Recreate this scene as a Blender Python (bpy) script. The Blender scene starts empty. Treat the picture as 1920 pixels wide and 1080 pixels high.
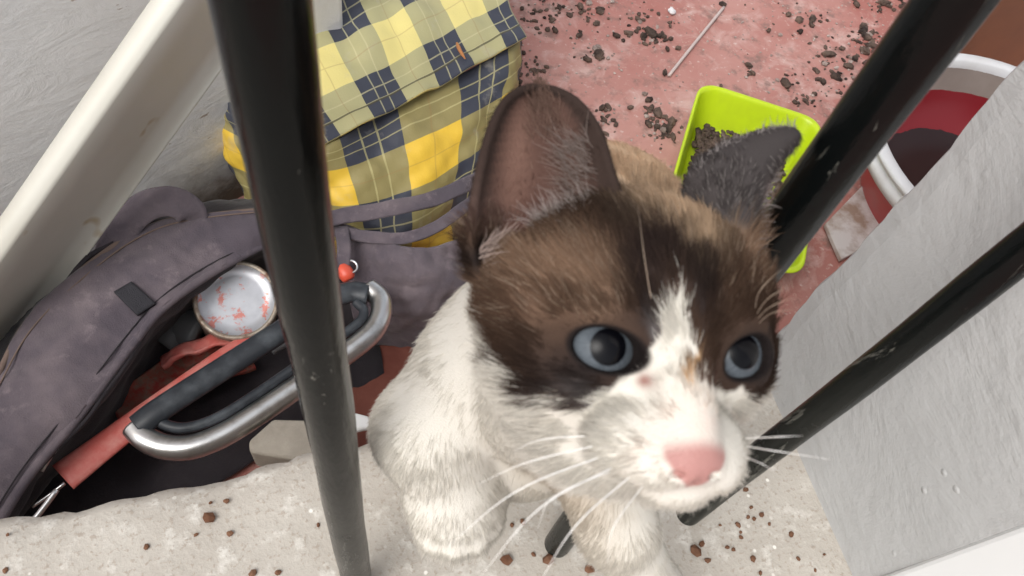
import bpy, bmesh, math, random
import numpy as np
from mathutils import Vector, Matrix

# ------------------------------------------------------------------ camera, sky, sun, exposure
S = bpy.context.scene
C = S.collection
CAM_H = 0.52
RC = np.array([[0.950, 0.149, -0.275], [-0.271, 0.830, -0.488], [0.155, 0.538, 0.829]])
_x = RC[0] / np.linalg.norm(RC[0]); _y = RC[1] - _x * (RC[1] @ _x); _y /= np.linalg.norm(_y); _z = np.cross(_x, _y)
RC = np.array([_x, _y, _z])
FPX = 1387.0
cam = bpy.data.cameras.new('camera'); cam.sensor_width = 36; cam.lens = FPX / 1920 * 36
cam.clip_start = 0.01; cam.clip_end = 200
cam.dof.use_dof = True; cam.dof.focus_distance = 0.75; cam.dof.aperture_fstop = 25
camo = bpy.data.objects.new('camera', cam); C.objects.link(camo)
camo.matrix_world = Matrix.LocRotScale(Vector((0, 0, CAM_H)), Matrix(RC.tolist()).to_quaternion(), None)
S.camera = camo

SUN_EL, SUN_AZ = 52.0, -122.0        # veiled sun, high on the left (azimuth from +Y towards +X)
W = bpy.data.worlds.new('World'); S.world = W; W.use_nodes = True
nt = W.node_tree; nt.nodes.clear()
sky = nt.nodes.new('ShaderNodeTexSky'); sky.sky_type = 'NISHITA'; sky.sun_disc = False
sky.sun_elevation = math.radians(SUN_EL); sky.sun_rotation = math.radians(SUN_AZ)
sky.air_density = 1.0; sky.dust_density = 4.0; sky.ozone_density = 1.0
hs = nt.nodes.new('ShaderNodeHueSaturation'); hs.inputs['Saturation'].default_value = 0.22   # overcast: the blue is veiled
bg = nt.nodes.new('ShaderNodeBackground'); bg.inputs['Strength'].default_value = 0.15
wo = nt.nodes.new('ShaderNodeOutputWorld')
nt.links.new(sky.outputs[0], hs.inputs['Color']); nt.links.new(hs.outputs[0], bg.inputs[0]); nt.links.new(bg.outputs[0], wo.inputs[0])
sl = bpy.data.lights.new('sun', 'SUN'); sl.energy = 0.6; sl.angle = math.radians(40); sl.color = (1.0, 0.96, 0.90)
so = bpy.data.objects.new('sun', sl); C.objects.link(so)
_a, _e = math.radians(SUN_AZ), math.radians(SUN_EL)
_d = Vector((math.sin(_a) * math.cos(_e), math.cos(_a) * math.cos(_e), math.sin(_e)))
so.rotation_euler = _d.to_track_quat('Z', 'Y').to_euler(); so.location = (0.5, 1.5, 3)
S.view_settings.view_transform = 'Standard'; S.view_settings.look = 'None'
S.view_settings.exposure = 0.80; S.view_settings.gamma = 1.0; S.view_settings.use_curve_mapping = False
S.cycles.max_bounces = 8; S.cycles.diffuse_bounces = 5; S.cycles.glossy_bounces = 4; S.cycles.transmission_bounces = 6
S.cycles.use_denoising = True

# ------------------------------------------------------------------ helpers
rng = np.random.default_rng(7)
random.seed(7)
def P(px, py, z):                     # where the sight line through a photo point meets the height z
    r = RC @ np.array([px - 960.0, 540.0 - py, -FPX]); t = (z - CAM_H) / r[2]
    return np.array([r[0] * t, r[1] * t, z])
def link(o, parent=None):
    C.objects.link(o)
    if parent is not None: o.parent = parent
    return o
def tag(o, label=None, cat=None, group=None, kind=None):
    if label: o['label'] = label
    if cat: o['category'] = cat
    if group: o['group'] = group
    if kind: o['kind'] = kind
    return o
def empty(name, loc=(0, 0, 0)):
    o = bpy.data.objects.new(name, None); o.empty_display_size = 0.05; o.location = loc
    return link(o)
def mesh_obj(name, verts, faces, mat, parent=None, smooth=True, uvs=None):
    me = bpy.data.meshes.new(name)
    v = np.asarray(verts, float)
    if parent is not None: v = v - np.array(parent_world(parent))
    me.from_pydata(v.tolist(), [], [list(map(int, f)) for f in faces]); me.update()
    if smooth: me.polygons.foreach_set('use_smooth', [True] * len(me.polygons))
    if uvs is not None:
        ul = me.uv_layers.new(name='UVMap')
        li = np.empty(len(me.loops), int); me.loops.foreach_get('vertex_index', li)
        ul.data.foreach_set('uv', np.asarray(uvs, float)[li].ravel())
    me.materials.append(mat)
    return link(bpy.data.objects.new(name, me), parent)
def parent_world(o):
    p = np.zeros(3)
    while o is not None:
        p = p + np.array(o.location); o = o.parent
    return p
def bm_obj(name, bm, mat, parent=None, smooth=False):
    if parent is not None: bmesh.ops.translate(bm, verts=bm.verts, vec=Vector(-parent_world(parent)))
    bmesh.ops.recalc_face_normals(bm, faces=bm.faces)
    me = bpy.data.meshes.new(name); bm.to_mesh(me); bm.free()
    if smooth: me.polygons.foreach_set('use_smooth', [True] * len(me.polygons))
    me.materials.append(mat)
    return link(bpy.data.objects.new(name, me), parent)
def bevel(o, w, seg=2):
    m = o.modifiers.new('bevel', 'BEVEL'); m.width = w; m.segments = seg; m.limit_method = 'ANGLE'; m.angle_limit = math.radians(35)
    return o
def solid(o, t, off=0.0):
    m = o.modifiers.new('solid', 'SOLIDIFY'); m.thickness = t; m.offset = off
    return o
def catmull(pts, n):                  # n samples along a smooth line through pts (rows x anything)
    p = np.asarray(pts, float); k = len(p)
    if k == 1: return np.repeat(p, n, 0)
    e = np.concatenate([[2 * p[0] - p[1]], p, [2 * p[-1] - p[-2]]])
    t = np.linspace(0, k - 1, n); i = np.minimum(t.astype(int), k - 2)
    f = (t - i).reshape((-1,) + (1,) * (p.ndim - 1))
    a, b, c, d = e[i], e[i + 1], e[i + 2], e[i + 3]
    return 0.5 * (2 * b + (c - a) * f + (2 * a - 5 * b + 4 * c - d) * f ** 2 + (3 * b - a - 3 * c + d) * f ** 3)
def wob(p, s, seed=0):                # smooth pseudo-noise of points, about -1..1
    r = np.random.default_rng(seed); o = np.zeros(len(p))
    for k in range(7):
        d = r.normal(size=3); d /= np.linalg.norm(d)
        o += np.sin(p @ d * s * r.uniform(0.6, 2.2) * 6.283 + r.uniform(0, 6.28)) / 2.6
    return o
def sheet(name, rows, mat, parent=None, nu=40, nv=30, thick=0.004, wrinkle=0.004, wscale=6, seed=0, uvsize=None, uvoff=(0, 0), edge_noise=0.0):
    g = np.asarray(rows, float)                       # R x Ccols x 3
    g = catmull(g, nv); g = np.swapaxes(catmull(np.swapaxes(g, 0, 1), nu), 0, 1)
    du = np.gradient(g, axis=1); dv = np.gradient(g, axis=0)
    n = np.cross(du, dv); n /= np.linalg.norm(n, axis=-1, keepdims=True) + 1e-9
    p = g.reshape(-1, 3)
    p = p + n.reshape(-1, 3) * (wob(p, wscale, seed) * wrinkle + wob(p, wscale * 3.1, seed + 5) * wrinkle * 0.35)[:, None]
    if edge_noise: p = p + np.stack([wob(p, 14, seed + 9), wob(p, 14, seed + 10), wob(p, 14, seed + 11)], 1) * edge_noise
    f = [(j * nu + i, j * nu + i + 1, (j + 1) * nu + i + 1, (j + 1) * nu + i) for j in range(nv - 1) for i in range(nu - 1)]
    U, V = np.meshgrid(np.linspace(0, 1, nu), np.linspace(0, 1, nv))
    if uvsize: U, V = uvoff[0] + U * uvsize[0], uvoff[1] + V * uvsize[1]
    o = mesh_obj(name, p, f, mat, parent, True, np.stack([U.ravel(), V.ravel()], 1))
    return solid(o, thick)
def tube(bm, pts, r, n=12, cap=True, closed=False, squash=None, up=None):   # swept tube; r number or list; squash=(a,b) scales the two axes
    pts = np.asarray(pts, float); k = len(pts); r = np.broadcast_to(np.asarray(r, float), (k,))
    rings = []
    ref = np.array(up if up is not None else (0.31, 0.17, 0.93), float)
    for i in range(k):
        if closed: t = pts[(i + 1) % k] - pts[i - 1]
        else: t = pts[min(i + 1, k - 1)] - pts[max(i - 1, 0)]
        t = t / (np.linalg.norm(t) + 1e-12)
        a = np.cross(t, ref); a /= np.linalg.norm(a) + 1e-12; b = np.cross(a, t)
        if up is None: ref = b
        sa, sb = squash or (1, 1)
        rings.append([bm.verts.new(pts[i] + r[i] * (sa * a * math.cos(q) + sb * b * math.sin(q))) for q in np.linspace(0, 2 * math.pi, n, endpoint=False)])
    m = k if closed else k - 1
    for i in range(m):
        A, B = rings[i], rings[(i + 1) % k]
        for j in range(n): bm.faces.new((A[j], A[(j + 1) % n], B[(j + 1) % n], B[j]))
    if cap and not closed: bm.faces.new(rings[0][::-1]); bm.faces.new(rings[-1])
def lathe(prof, n=64, centre=(0, 0, 0)):   # prof list of (r, z)
    v, f = [], []
    for r, z in prof:
        for q in np.linspace(0, 2 * math.pi, n, endpoint=False): v.append((centre[0] + r * math.cos(q), centre[1] + r * math.sin(q), centre[2] + z))
    for i in range(len(prof) - 1):
        for j in range(n): f.append((i * n + j, i * n + (j + 1) % n, (i + 1) * n + (j + 1) % n, (i + 1) * n + j))
    return np.array(v), f
def box(bm, lo, hi):
    vs = [bm.verts.new((x, y, z)) for x in (lo[0], hi[0]) for y in (lo[1], hi[1]) for z in (lo[2], hi[2])]
    for q in ((0, 1, 3, 2), (4, 6, 7, 5), (0, 4, 5, 1), (2, 3, 7, 6), (0, 2, 6, 4), (1, 5, 7, 3)): bm.faces.new([vs[i] for i in q])
def lump(bm, c, rx, ry, rz, seed, sub=1):      # a small rough pebble or clod
    r = random.Random(seed)
    res = bmesh.ops.create_icosphere(bm, subdivisions=sub, radius=1.0)
    q = Matrix.Rotation(r.uniform(0, 6.28), 3, 'Z') @ Matrix.Rotation(r.uniform(-.4, .4), 3, 'X')
    for v in res['verts']:
        k = r.uniform(0.78, 1.18)
        v.co = q @ Vector((v.co.x * rx * k, v.co.y * ry * k, v.co.z * rz * k)) + Vector(c)

# ------------------------------------------------------------------ materials
class M:
    def __init__(s, name):
        s.m = bpy.data.materials.new(name); s.m.use_nodes = True; s.t = s.m.node_tree
        s.b = s.t.nodes['Principled BSDF']; s.out = s.t.nodes['Material Output']; s._co = None
    def n(s, kind, **kw):
        x = s.t.nodes.new('ShaderNode' + kind)
        for k, v in kw.items():
            if k in x.inputs: x.inputs[k].default_value = v
            else: setattr(x, k, v)
        return x
    def co(s, scale=(1, 1, 1), rot=(0, 0, 0), out='Object'):
        tc = s.n('TexCoord'); mp = s.n('Mapping'); mp.inputs['Scale'].default_value = scale; mp.inputs['Rotation'].default_value = rot
        s.t.links.new(tc.outputs[out], mp.inputs[0]); return mp.outputs[0]
    def noise(s, scale, detail=4, rough=0.55, co=None, dist=0.0):
        x = s.n('TexNoise'); x.inputs['Scale'].default_value = scale; x.inputs['Detail'].default_value = detail
        x.inputs['Roughness'].default_value = rough; x.inputs['Distortion'].default_value = dist
        s.t.links.new(co if co is not None else s.co(), x.inputs['Vector']); return x.outputs['Fac']
    def vor(s, scale, co=None, feature='F1'):
        x = s.n('TexVoronoi'); x.feature = feature; x.inputs['Scale'].default_value = scale
        s.t.links.new(co if co is not None else s.co(), x.inputs['Vector']); return x.outputs['Distance']
    def ramp(s, fac, lo, hi, a=0.0, b=1.0):
        x = s.n('MapRange'); x.inputs[1].default_value = lo; x.inputs[2].default_value = hi; x.inputs[3].default_value = a; x.inputs[4].default_value = b
        s.t.links.new(fac, x.inputs[0]); return x.outputs[0]
    def math(s, op, a, b=None):
        x = s.n('Math'); x.operation = op
        for i, v in enumerate((a, b)):
            if v is None: continue
            if isinstance(v, (int, float)): x.inputs[i].default_value = v
            else: s.t.links.new(v, x.inputs[i])
        return x.outputs[0]
    def mix(s, fac, a, b):
        x = s.n('Mix'); x.data_type = 'RGBA'
        for sock, v in ((x.inputs[0], fac), (x.inputs[6], a), (x.inputs[7], b)):
            if isinstance(v, (int, float)): sock.default_value = v
            elif isinstance(v, (tuple, list)): sock.default_value = tuple(v) + ((1,) if len(v) == 3 else ())
            else: s.t.links.new(v, sock)
        return x.outputs[2]
    def col(s, v, rough=0.6, spec=0.4, metal=0.0):
        if isinstance(v, (tuple, list)): s.b.inputs['Base Color'].default_value = tuple(v) + (1,)
        else: s.t.links.new(v, s.b.inputs['Base Color'])
        if isinstance(rough, (int, float)): s.b.inputs['Roughness'].default_value = rough
        else: s.t.links.new(rough, s.b.inputs['Roughness'])
        s.b.inputs['Specular IOR Level'].default_value = spec
        if isinstance(metal, (int, float)): s.b.inputs['Metallic'].default_value = metal
        else: s.t.links.new(metal, s.b.inputs['Metallic'])
        return s
    def bump(s, h, strength=0.3, dist=0.002):
        x = s.n('Bump'); x.inputs['Strength'].default_value = strength; x.inputs['Distance'].default_value = dist
        s.t.links.new(h, x.inputs['Height']); s.t.links.new(x.outputs[0], s.b.inputs['Normal']); return s

def mat_plaster(name, base, dark, streak_rot=0.0, bumps=0.6):
    m = M(name)
    co = m.co((1, 1, 1)); cs = m.co((2, 2, 2.8), (0.35, streak_rot, 0.2))
    big = m.noise(3.2, 5, 0.6, co); st = m.noise(5.0, 6, 0.68, cs, 0.6); fine = m.noise(120, 3, 0.6, co)
    c = m.mix(m.ramp(big, 0.35, 0.7), base, dark)
    c = m.mix(m.math('MULTIPLY', m.ramp(st, 0.55, 0.72), 0.14), c, tuple(min(1, x * 1.15) for x in base))
    pit = m.ramp(m.vor(46, co), 0.04, 0.12, 1, 0); pm = m.math('MULTIPLY', pit, m.ramp(m.noise(9, 2, 0.5, co), 0.55, 0.6))
    c = m.mix(m.math('MULTIPLY', pm, 0.35), c, tuple(min(1, x * 1.3) for x in base))
    h = m.math('ADD', m.math('MULTIPLY', st, 1.1), m.math('MULTIPLY', fine, 0.22)); h = m.math('ADD', h, m.math('MULTIPLY', pm, 0.3)); h = m.math('ADD', h, m.math('MULTIPLY', m.noise(34, 4, 0.6, co), 0.5))
    h = m.math('ADD', h, m.math('MULTIPLY', big, 1.5))
    return m.col(c, 0.75, 0.25).bump(h, bumps, 0.004)
NFUR = 520000
# ------------------------------------------------------------------ the setting
FLOOR = -0.60
# red painted concrete floor of the patio
m = M('red_floor_paint'); co = m.co()
n1 = m.noise(2.2, 6, 0.62, co); n2 = m.noise(14, 5, 0.65, co, 0.6); n3 = m.noise(70, 4, 0.6, co)
c = m.mix(m.ramp(n1, 0.36, 0.66), (0.37, 0.145, 0.12), (0.47, 0.255, 0.22))
c = m.mix(m.ramp(n2, 0.50, 0.70), c, (0.54, 0.36, 0.32))
c = m.mix(m.math('MULTIPLY', m.ramp(n3, 0.60, 0.72), 0.8), c, (0.60, 0.48, 0.43))
c = m.mix(m.math('MULTIPLY', m.ramp(m.noise(22, 5, 0.7, co), 0.53, 0.68), 0.75), c, (0.19, 0.125, 0.105))
c = m.mix(m.ramp(m.noise(1.3, 3, 0.5, m.co((1, 1, 1), (0.4, 0.2, 0.9))), 0.6, 0.72), c, (0.50, 0.115, 0.075))
m.col(c, 0.62, 0.3).bump(m.math('ADD', n2, n3), 0.35, 0.003); MFLOOR = m.m
bm = bmesh.new(); bmesh.ops.create_grid(bm, x_segments=2, y_segments=2, size=30)
bmesh.ops.translate(bm, verts=bm.verts, vec=(0, 20, FLOOR))
tag(bm_obj('floor', bm, MFLOOR), 'red painted concrete floor, worn and littered with dark clods', kind='structure')

# concrete sill with a rough broken outer edge
m = M('sill_concrete'); co = m.co()
n1 = m.noise(7, 6, 0.65, co); n2 = m.noise(60, 5, 0.65, co); n3 = m.noise(260, 3, 0.6, co)
c = m.mix(m.ramp(n1, 0.35, 0.68), (0.43, 0.40, 0.355), (0.345, 0.312, 0.27))
c = m.mix(m.ramp(n2, 0.54, 0.68), c, (0.53, 0.505, 0.46))
c = m.mix(m.math('MULTIPLY', m.ramp(n3, 0.56, 0.66), 0.6), c, (0.27, 0.225, 0.18))
spk = m.math('MULTIPLY', m.ramp(m.vor(95, co), 0.10, 0.16, 1, 0), m.ramp(m.noise(11, 2, 0.5, co), 0.52, 0.58))
c = m.mix(m.math('MULTIPLY', spk, 0.8), c, (0.75, 0.73, 0.68))
m.col(c, 0.78, 0.25).bump(m.math('ADD', m.math('MULTIPLY', n2, 1.0), m.math('MULTIPLY', n3, 0.5)), 0.55, 0.0022); MSILL = m.m
v, f = [], []
xs = np.linspace(-0.9, 0.80, 240); prof = [(-0.5, 0.0), (-0.2, 0.0), (0.0, 0.0), (0.12, 0.0), (0.17, 0.0), (0.188, -0.001), (0.196, -0.006), (0.198, -0.018), (0.192, -0.05), (0.186, -0.09), (0.184, -0.30), (0.184, FLOOR)]
for x in xs:
    w1 = 0.0030 * math.sin(x * 23 + 1) + 0.0014 * math.sin(x * 61 + 2) + 0.0009 * math.sin(x * 171) * math.sin(x * 37) + 0.0005 * math.sin(x * 390 + 1)
    for j, (y, z) in enumerate(prof):
        k = max(0.0, min(1.0, (y - 0.15) / 0.04)) if j < 10 else 0.4
        v.append((x, y + w1 * k + (random.gauss(0, 0.0006) if 4 < j < 10 else 0), z + (0.0018 * math.sin(x * 63 + y * 50) if 4 < j < 9 else 0)))
n = len(prof)
for i in range(len(xs) - 1):
    for j in range(n - 1): f.append((i * n + j, i * n + j + 1, (i + 1) * n + j + 1, (i + 1) * n + j))
tag(mesh_obj('window_sill', v, f, MSILL), 'beige rough concrete window sill with a broken outer edge', 'sill', kind='structure')

# right jamb: grey trowelled plaster, corner crumbling
MJAMB = mat_plaster('jamb_plaster', (0.43, 0.43, 0.425), (0.37, 0.37, 0.365), 0.5, 0.6).m
zs = np.linspace(-0.6, 1.3, 260); v, f = [], []
for z in zs:
    e = 0.0016 * math.sin(z * 21) + 0.0009 * math.sin(z * 67 + 1) + 0.0006 * math.sin(z * 190) + random.gauss(0, 0.0003)
    ring = [(0.352, 0.014), (0.3535, 0.05), (0.357, 0.12), (0.360, 0.188 + e), (0.3625, 0.200 + e), (0.370, 0.2045 + e), (0.46, 0.205), (1.6, 0.205), (1.6, 0.014)]
    v += [(x - 0.03 * max(z, 0), y, z) for x, y in ring]
n = 9
for i in range(len(zs) - 1):
    for j in range(n): f.append((i * n + j, i * n + (j + 1) % n, (i + 1) * n + (j + 1) % n, (i + 1) * n + j))
tag(mesh_obj('jamb_wall', v, f, MJAMB, smooth=False), 'grey trowelled plaster jamb wall beside the window bars', 'wall')

# white window frame at the inner end of the jamb
m = M('white_frame_paint'); m.col((0.66, 0.665, 0.66), 0.4, 0.4)
bm = bmesh.new(); box(bm, (0.347, -0.12, 0.0005), (0.60, 0.0145, 1.3))
tag(bevel(bm_obj('window_frame', bm, m.m), 0.004, 3), 'smooth white window frame at the inner end of the grey jamb', 'window frame')

# rough rendered wall running off obliquely behind the bags
MW = M('rendered_wall'); m = MW; co = m.co(); cs = m.co((2.2, 2.2, 6))
big = m.noise(2.6, 6, 0.62, co); st = m.noise(4.0, 7, 0.68, cs, 1.2); fi = m.noise(48, 5, 0.65, co)
c = m.mix(m.ramp(big, 0.35, 0.7), (0.78, 0.775, 0.765), (0.68, 0.675, 0.665))
c = m.mix(m.math('MULTIPLY', m.ramp(fi, 0.6, 0.75), 0.5), c, (0.82, 0.815, 0.80))
tcz = m.n('SeparateXYZ'); m.t.links.new(m.n('TexCoord').outputs['Object'], tcz.inputs[0])
dirt = m.math('ADD', m.ramp(tcz.outputs[2], -0.60, -0.36, 0.62, 0.0), m.math('MULTIPLY', m.noise(9, 5, 0.65, co), 0.55))
c = m.mix(m.ramp(dirt, 0.48, 0.80), c, (0.155, 0.115, 0.085))
chip = m.math('MULTIPLY', m.ramp(m.noise(16, 3, 0.6, cs), 0.68, 0.71), m.ramp(m.noise(3, 2, 0.5, co), 0.5, 0.55))
c = m.mix(m.math('MULTIPLY', chip, 0.7), c, (0.27, 0.19, 0.14))
m.col(c, 0.85, 0.2).bump(m.math('ADD', m.math('MULTIPLY', st, 2.2), m.math('MULTIPLY', fi, 0.5)), 0.26, 0.005)
bm = bmesh.new(); a = math.radians(27); u = np.array((math.cos(a), math.sin(a))); nn = np.array((-u[1], u[0])); p0 = np.array((-0.09, 0.935))
ring = [p0 - u * 1.6, p0 + u * 0.26, p0 + u * 0.26 + nn * 0.5, p0 - u * 1.6 + nn * 0.5]
lo = [bm.verts.new((q[0], q[1], -0.62)) for q in ring]; hi = [bm.verts.new((q[0], q[1], 1.1)) for q in ring]
bm.faces.new(lo[::-1]); bm.faces.new(hi)
for i in range(4): bm.faces.new((lo[i], lo[(i + 1) % 4], hi[(i + 1) % 4], hi[i]))
tag(bevel(bm_obj('rendered_wall', bm, MW.m), 0.01, 3), 'rough grey rendered wall with a dirty foot, behind the dark tool bag', 'wall')

# brown painted wall at the far right
m = M('brown_paint'); co = m.co()
m.col(m.mix(m.ramp(m.noise(5, 5, 0.6, co), 0.35, 0.7), (0.24, 0.105, 0.055), (0.185, 0.085, 0.05)), 0.5, 0.4).bump(m.noise(60, 4, 0.6, co), 0.2, 0.002)
bm = bmesh.new(); box(bm, (1.66, 1.10, -0.61), (4.0, 1.22, 1.0))
tag(bevel(bm_obj('brown_wall', bm, m.m), 0.008), 'brown painted wall behind the white and red bucket', 'wall')

# three black railing bars set in the sill
m = M('black_bar_paint'); co = m.co(); cz = m.co((1, 1, 0.12))
wear = m.noise(70, 5, 0.7, cz, 0.8); w2 = m.noise(500, 3, 0.6, m.co((1, 1, 0.25)))
tz = m.n('SeparateXYZ'); m.t.links.new(m.n('TexCoord').outputs['Object'], tz.inputs[0])
low = m.math('MULTIPLY', m.ramp(tz.outputs[2], 0.02, 0.27, 1.0, 0.0), m.ramp(m.noise(26, 5, .65, m.co((1, 1, .22))), .30, .62, .35, 1.0))
scr = m.math('MULTIPLY', m.ramp(m.math('ADD', wear, m.math('MULTIPLY', low, 0.10)), 0.60, 0.70), m.ramp(w2, 0.42, 0.58))
chip = m.math('MULTIPLY', m.ramp(m.noise(55, 4, 0.7, m.co((1, 1, .5))), 0.66, 0.69), m.ramp(w2, .45, .55))
scr = m.math('MAXIMUM', scr, chip)
c = m.mix(m.math('MULTIPLY', low, 0.55), (0.0025, 0.0032, 0.0032), (0.045, 0.045, 0.038))
c = m.mix(m.math('MULTIPLY', scr, 0.75), c, (0.15, 0.145, 0.125))
r = m.math('ADD', m.ramp(m.noise(40, 4, 0.6, co), 0.3, 0.7, 0.13, 0.24), m.math('MULTIPLY', m.math('ADD', low, scr), 0.16))
m.col(c, r, 0.16).bump(m.math('ADD', m.math('MULTIPLY', wear, 0.8), m.math('MULTIPLY', w2, 0.3)), 0.40, 0.0014); MBAR = m.m
def bar(x, y, label, lean=(0, 0), r=0.0094):
    bm = bmesh.new(); k = 70; zz = np.linspace(-0.03, 1.25, k)
    tube(bm, [(x + lean[0] * z + 0.0003 * math.sin(z * 31 + x * 9), y + lean[1] * z + 0.0003 * math.sin(z * 23), z) for z in zz], [r * (1 + 0.012 * math.sin(z * 77 + x * 50)) for z in zz], 28)
    o = bm_obj('railing_bar', bm, MBAR, None, True)
    return tag(o, label, 'railing bar', 'black bars of the window railing')
bar(0.0078, 0.0975, 'thick black round bar in front of the plaid bag, paint worn grey near its foot', (-0.0153, 0.057), 0.00915)
bar(0.1455, 0.0951, 'black round bar rising behind the cat\'s head, its foot between the front legs', (0.0536, 0.063), 0.0092)
bar(0.2479, 0.0929, 'black round bar standing nearest the grey plaster jamb', (0.1946, 0.062), 0.0092)

# white plastic channel leaning across the corner
m = M('channel_plastic'); co = m.co()
c = m.mix(m.ramp(m.noise(4, 4, 0.6, co), 0.4, 0.75), (0.60, 0.585, 0.52), (0.52, 0.50, 0.43))
c = m.mix(m.math('MULTIPLY', m.ramp(m.noise(15, 2, 0.5, m.co((1, 1, 1), (0, 0, 1))), 0.70, 0.74), 0.7), c, (0.35, 0.24, 0.10))
m.col(c, 0.42, 0.45); MCH = m.m
DG = 0.9
def Pd(px, py, D):
    r = RC @ np.array([px - 960.0, 540.0 - py, -FPX]) / FPX * D
    return r + np.array([0, 0, CAM_H])
A, B = Pd(0, 580, DG * 1.04), Pd(370, 60, DG * 0.965); t = (B - A) / np.linalg.norm(B - A)
A0 = A - t * 0.30; B0 = B + t * 0.42
vw = (A + B) / 2 - np.array([0, 0, CAM_H]); im = np.cross(vw, t); im /= np.linalg.norm(im)      # across the channel, as seen
e1 = np.array([0, 0, 1.0]) - t * t[2]; e1 /= np.linalg.norm(e1)                          # web stands upright
e2 = np.cross(t, e1); e2 *= np.sign(e2 @ (np.array([0, 0, CAM_H]) - A))                   # and faces the room
_e1, _e2 = e1, e2; q_ = math.radians(24); e2 = _e2 * math.cos(q_) - _e1 * math.sin(q_); e1 = _e1 * math.cos(q_) + _e2 * math.sin(q_)   # web leans over a little
h1, h2 = abs(e1 @ im), abs(e2 @ im)
hw, fw, lw = 0.057 / h1, 0.024 / h2, 0.017 / h2
sec = [(-hw * .5 - .004 + q * q * .022, lw * (1 - q)) for q in np.linspace(0, .9, 8)] + [(-hw * .5 + .022, 0.0005), (-hw * .1, 0), (hw * .2, 0), (hw * .5 - .003, 0.0003), (hw * .5, -.003), (hw * .5 + .001, -fw * .5), (hw * .5, -fw)]
v, f = [], []
ns = 60
for i in range(ns):
    q = A0 + (B0 - A0) * i / (ns - 1)
    for s_, n_ in sec: v.append(q + e1 * s_ + e2 * n_)
k = len(sec)
for i in range(ns - 1):
    for j in range(k - 1): f.append((i * k + j, i * k + j + 1, (i + 1) * k + j + 1, (i + 1) * k + j))
tag(solid(mesh_obj('plastic_channel', v, f, MCH), 0.0025), 'cream white plastic channel leaning across the corner above the dark bag', 'gutter')
# ------------------------------------------------------------------ dark tool bag
def mat_canvas(name, base, dust, amount=0.6):
    m = M(name); co = m.co()
    a = m.noise(9, 5, 0.6, co); b = m.noise(38, 5, 0.65, co); wv = m.noise(520, 2, 0.5, co)
    c = m.mix(m.math('MULTIPLY', m.ramp(a, 0.40, 0.72), amount), base, dust)
    c = m.mix(m.math('MULTIPLY', m.ramp(b, 0.58, 0.74), amount * 0.5), c, tuple(min(1, x * 1.35) for x in dust))
    m.b.inputs['Sheen Weight'].default_value = 0.15
    return m.col(c, 0.9, 0.15).bump(m.math('ADD', m.math('MULTIPLY', b, 1.3), m.math('MULTIPLY', wv, 0.5)), 0.45, 0.003)
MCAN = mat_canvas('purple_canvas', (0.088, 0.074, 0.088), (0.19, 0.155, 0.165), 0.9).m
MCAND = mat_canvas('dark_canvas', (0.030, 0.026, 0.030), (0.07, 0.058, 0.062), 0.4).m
m = M('velcro'); m.col((0.045, 0.044, 0.05), 0.95, 0.1).bump(m.noise(900, 2, 0.5, m.co()), 0.8, 0.002); MVEL = m.m
m = M('brushed_steel'); m.col(m.mix(m.ramp(m.noise(40, 4, 0.6, m.co()), 0.5, 0.8), (0.62, 0.62, 0.61), (0.36, 0.35, 0.33)), 0.32, 0.5, 1.0); MSTEEL = m.m
m = M('wire_steel'); m.col((0.72, 0.72, 0.72), 0.28, 0.5, 1.0); MWIRE = m.m
tb = empty('tool_bag', P(300, 800, FLOOR))
tag(tb, 'open dark purple canvas tool bag with a wide folded side, full of tools', 'bag')
Q = lambda *a: [P(*q) for q in a]
outer = Q((-90, 860, -.43), (-10, 715, -.41), (60, 592, -.395), (195, 474, -.38), (295, 420, -.375), (390, 404, -.375), (505, 392, -.38))
midl = Q((-75, 960, -.424), (20, 815, -.408), (105, 690, -.392), (220, 555, -.380), (312, 480, -.374), (400, 440, -.376), (502, 425, -.384))
inner = Q((-60, 1080, -.44), (45, 905, -.425), (140, 790, -.415), (245, 650, -.40), (305, 578, -.39), (400, 510, -.395), (500, 456, -.40))
MDUST = M('dusty_seam').col((0.17, 0.125, 0.105), .95, .1).m
fl = sheet('side_panel', [outer, midl, inner], MCAN, tb, 110, 50, 0.008, 0.0022, 11, 3)
bm = bmesh.new(); tube(bm, catmull(outer, 90), 0.0042, 8); bm_obj('outer_piping', bm, MDUST, fl, True)
gg = catmull(np.array([outer, midl, inner]), 41)
for q_ in (4, 36):
    bm = bmesh.new(); tube(bm, catmull(gg[q_], 90) + [0, -.001, 0.0052], 0.0012, 6); bm_obj('stitching', bm, MDUST if q_ < 9 else MCAND, fl, True)
vp = sheet('velcro_patch', [Q((214, 548, -.372), (247, 529, -.372)), Q((258, 592, -.380), (292, 570, -.380))], MVEL, fl, 12, 10, 0.006, 0.0006, 9, 4)
bm = bmesh.new(); tube(bm, catmull(inner, 70), 0.0062, 8); bm_obj('edge_piping', bm, MCAN, fl, True)
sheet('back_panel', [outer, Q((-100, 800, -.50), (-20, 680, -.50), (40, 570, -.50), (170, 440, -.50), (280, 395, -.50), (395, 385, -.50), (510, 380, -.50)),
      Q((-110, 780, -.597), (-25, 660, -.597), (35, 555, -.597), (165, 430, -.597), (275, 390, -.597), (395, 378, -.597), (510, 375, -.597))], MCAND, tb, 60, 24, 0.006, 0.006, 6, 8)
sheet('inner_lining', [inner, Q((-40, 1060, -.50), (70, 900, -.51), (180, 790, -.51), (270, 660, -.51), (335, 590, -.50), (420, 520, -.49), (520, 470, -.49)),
      Q((-20, 1050, -.58), (90, 900, -.585), (210, 800, -.585), (300, 690, -.585), (370, 610, -.585), (450, 550, -.58), (560, 500, -.58))], MCAND, tb, 60, 24, 0.004, 0.004, 6, 9)
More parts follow.
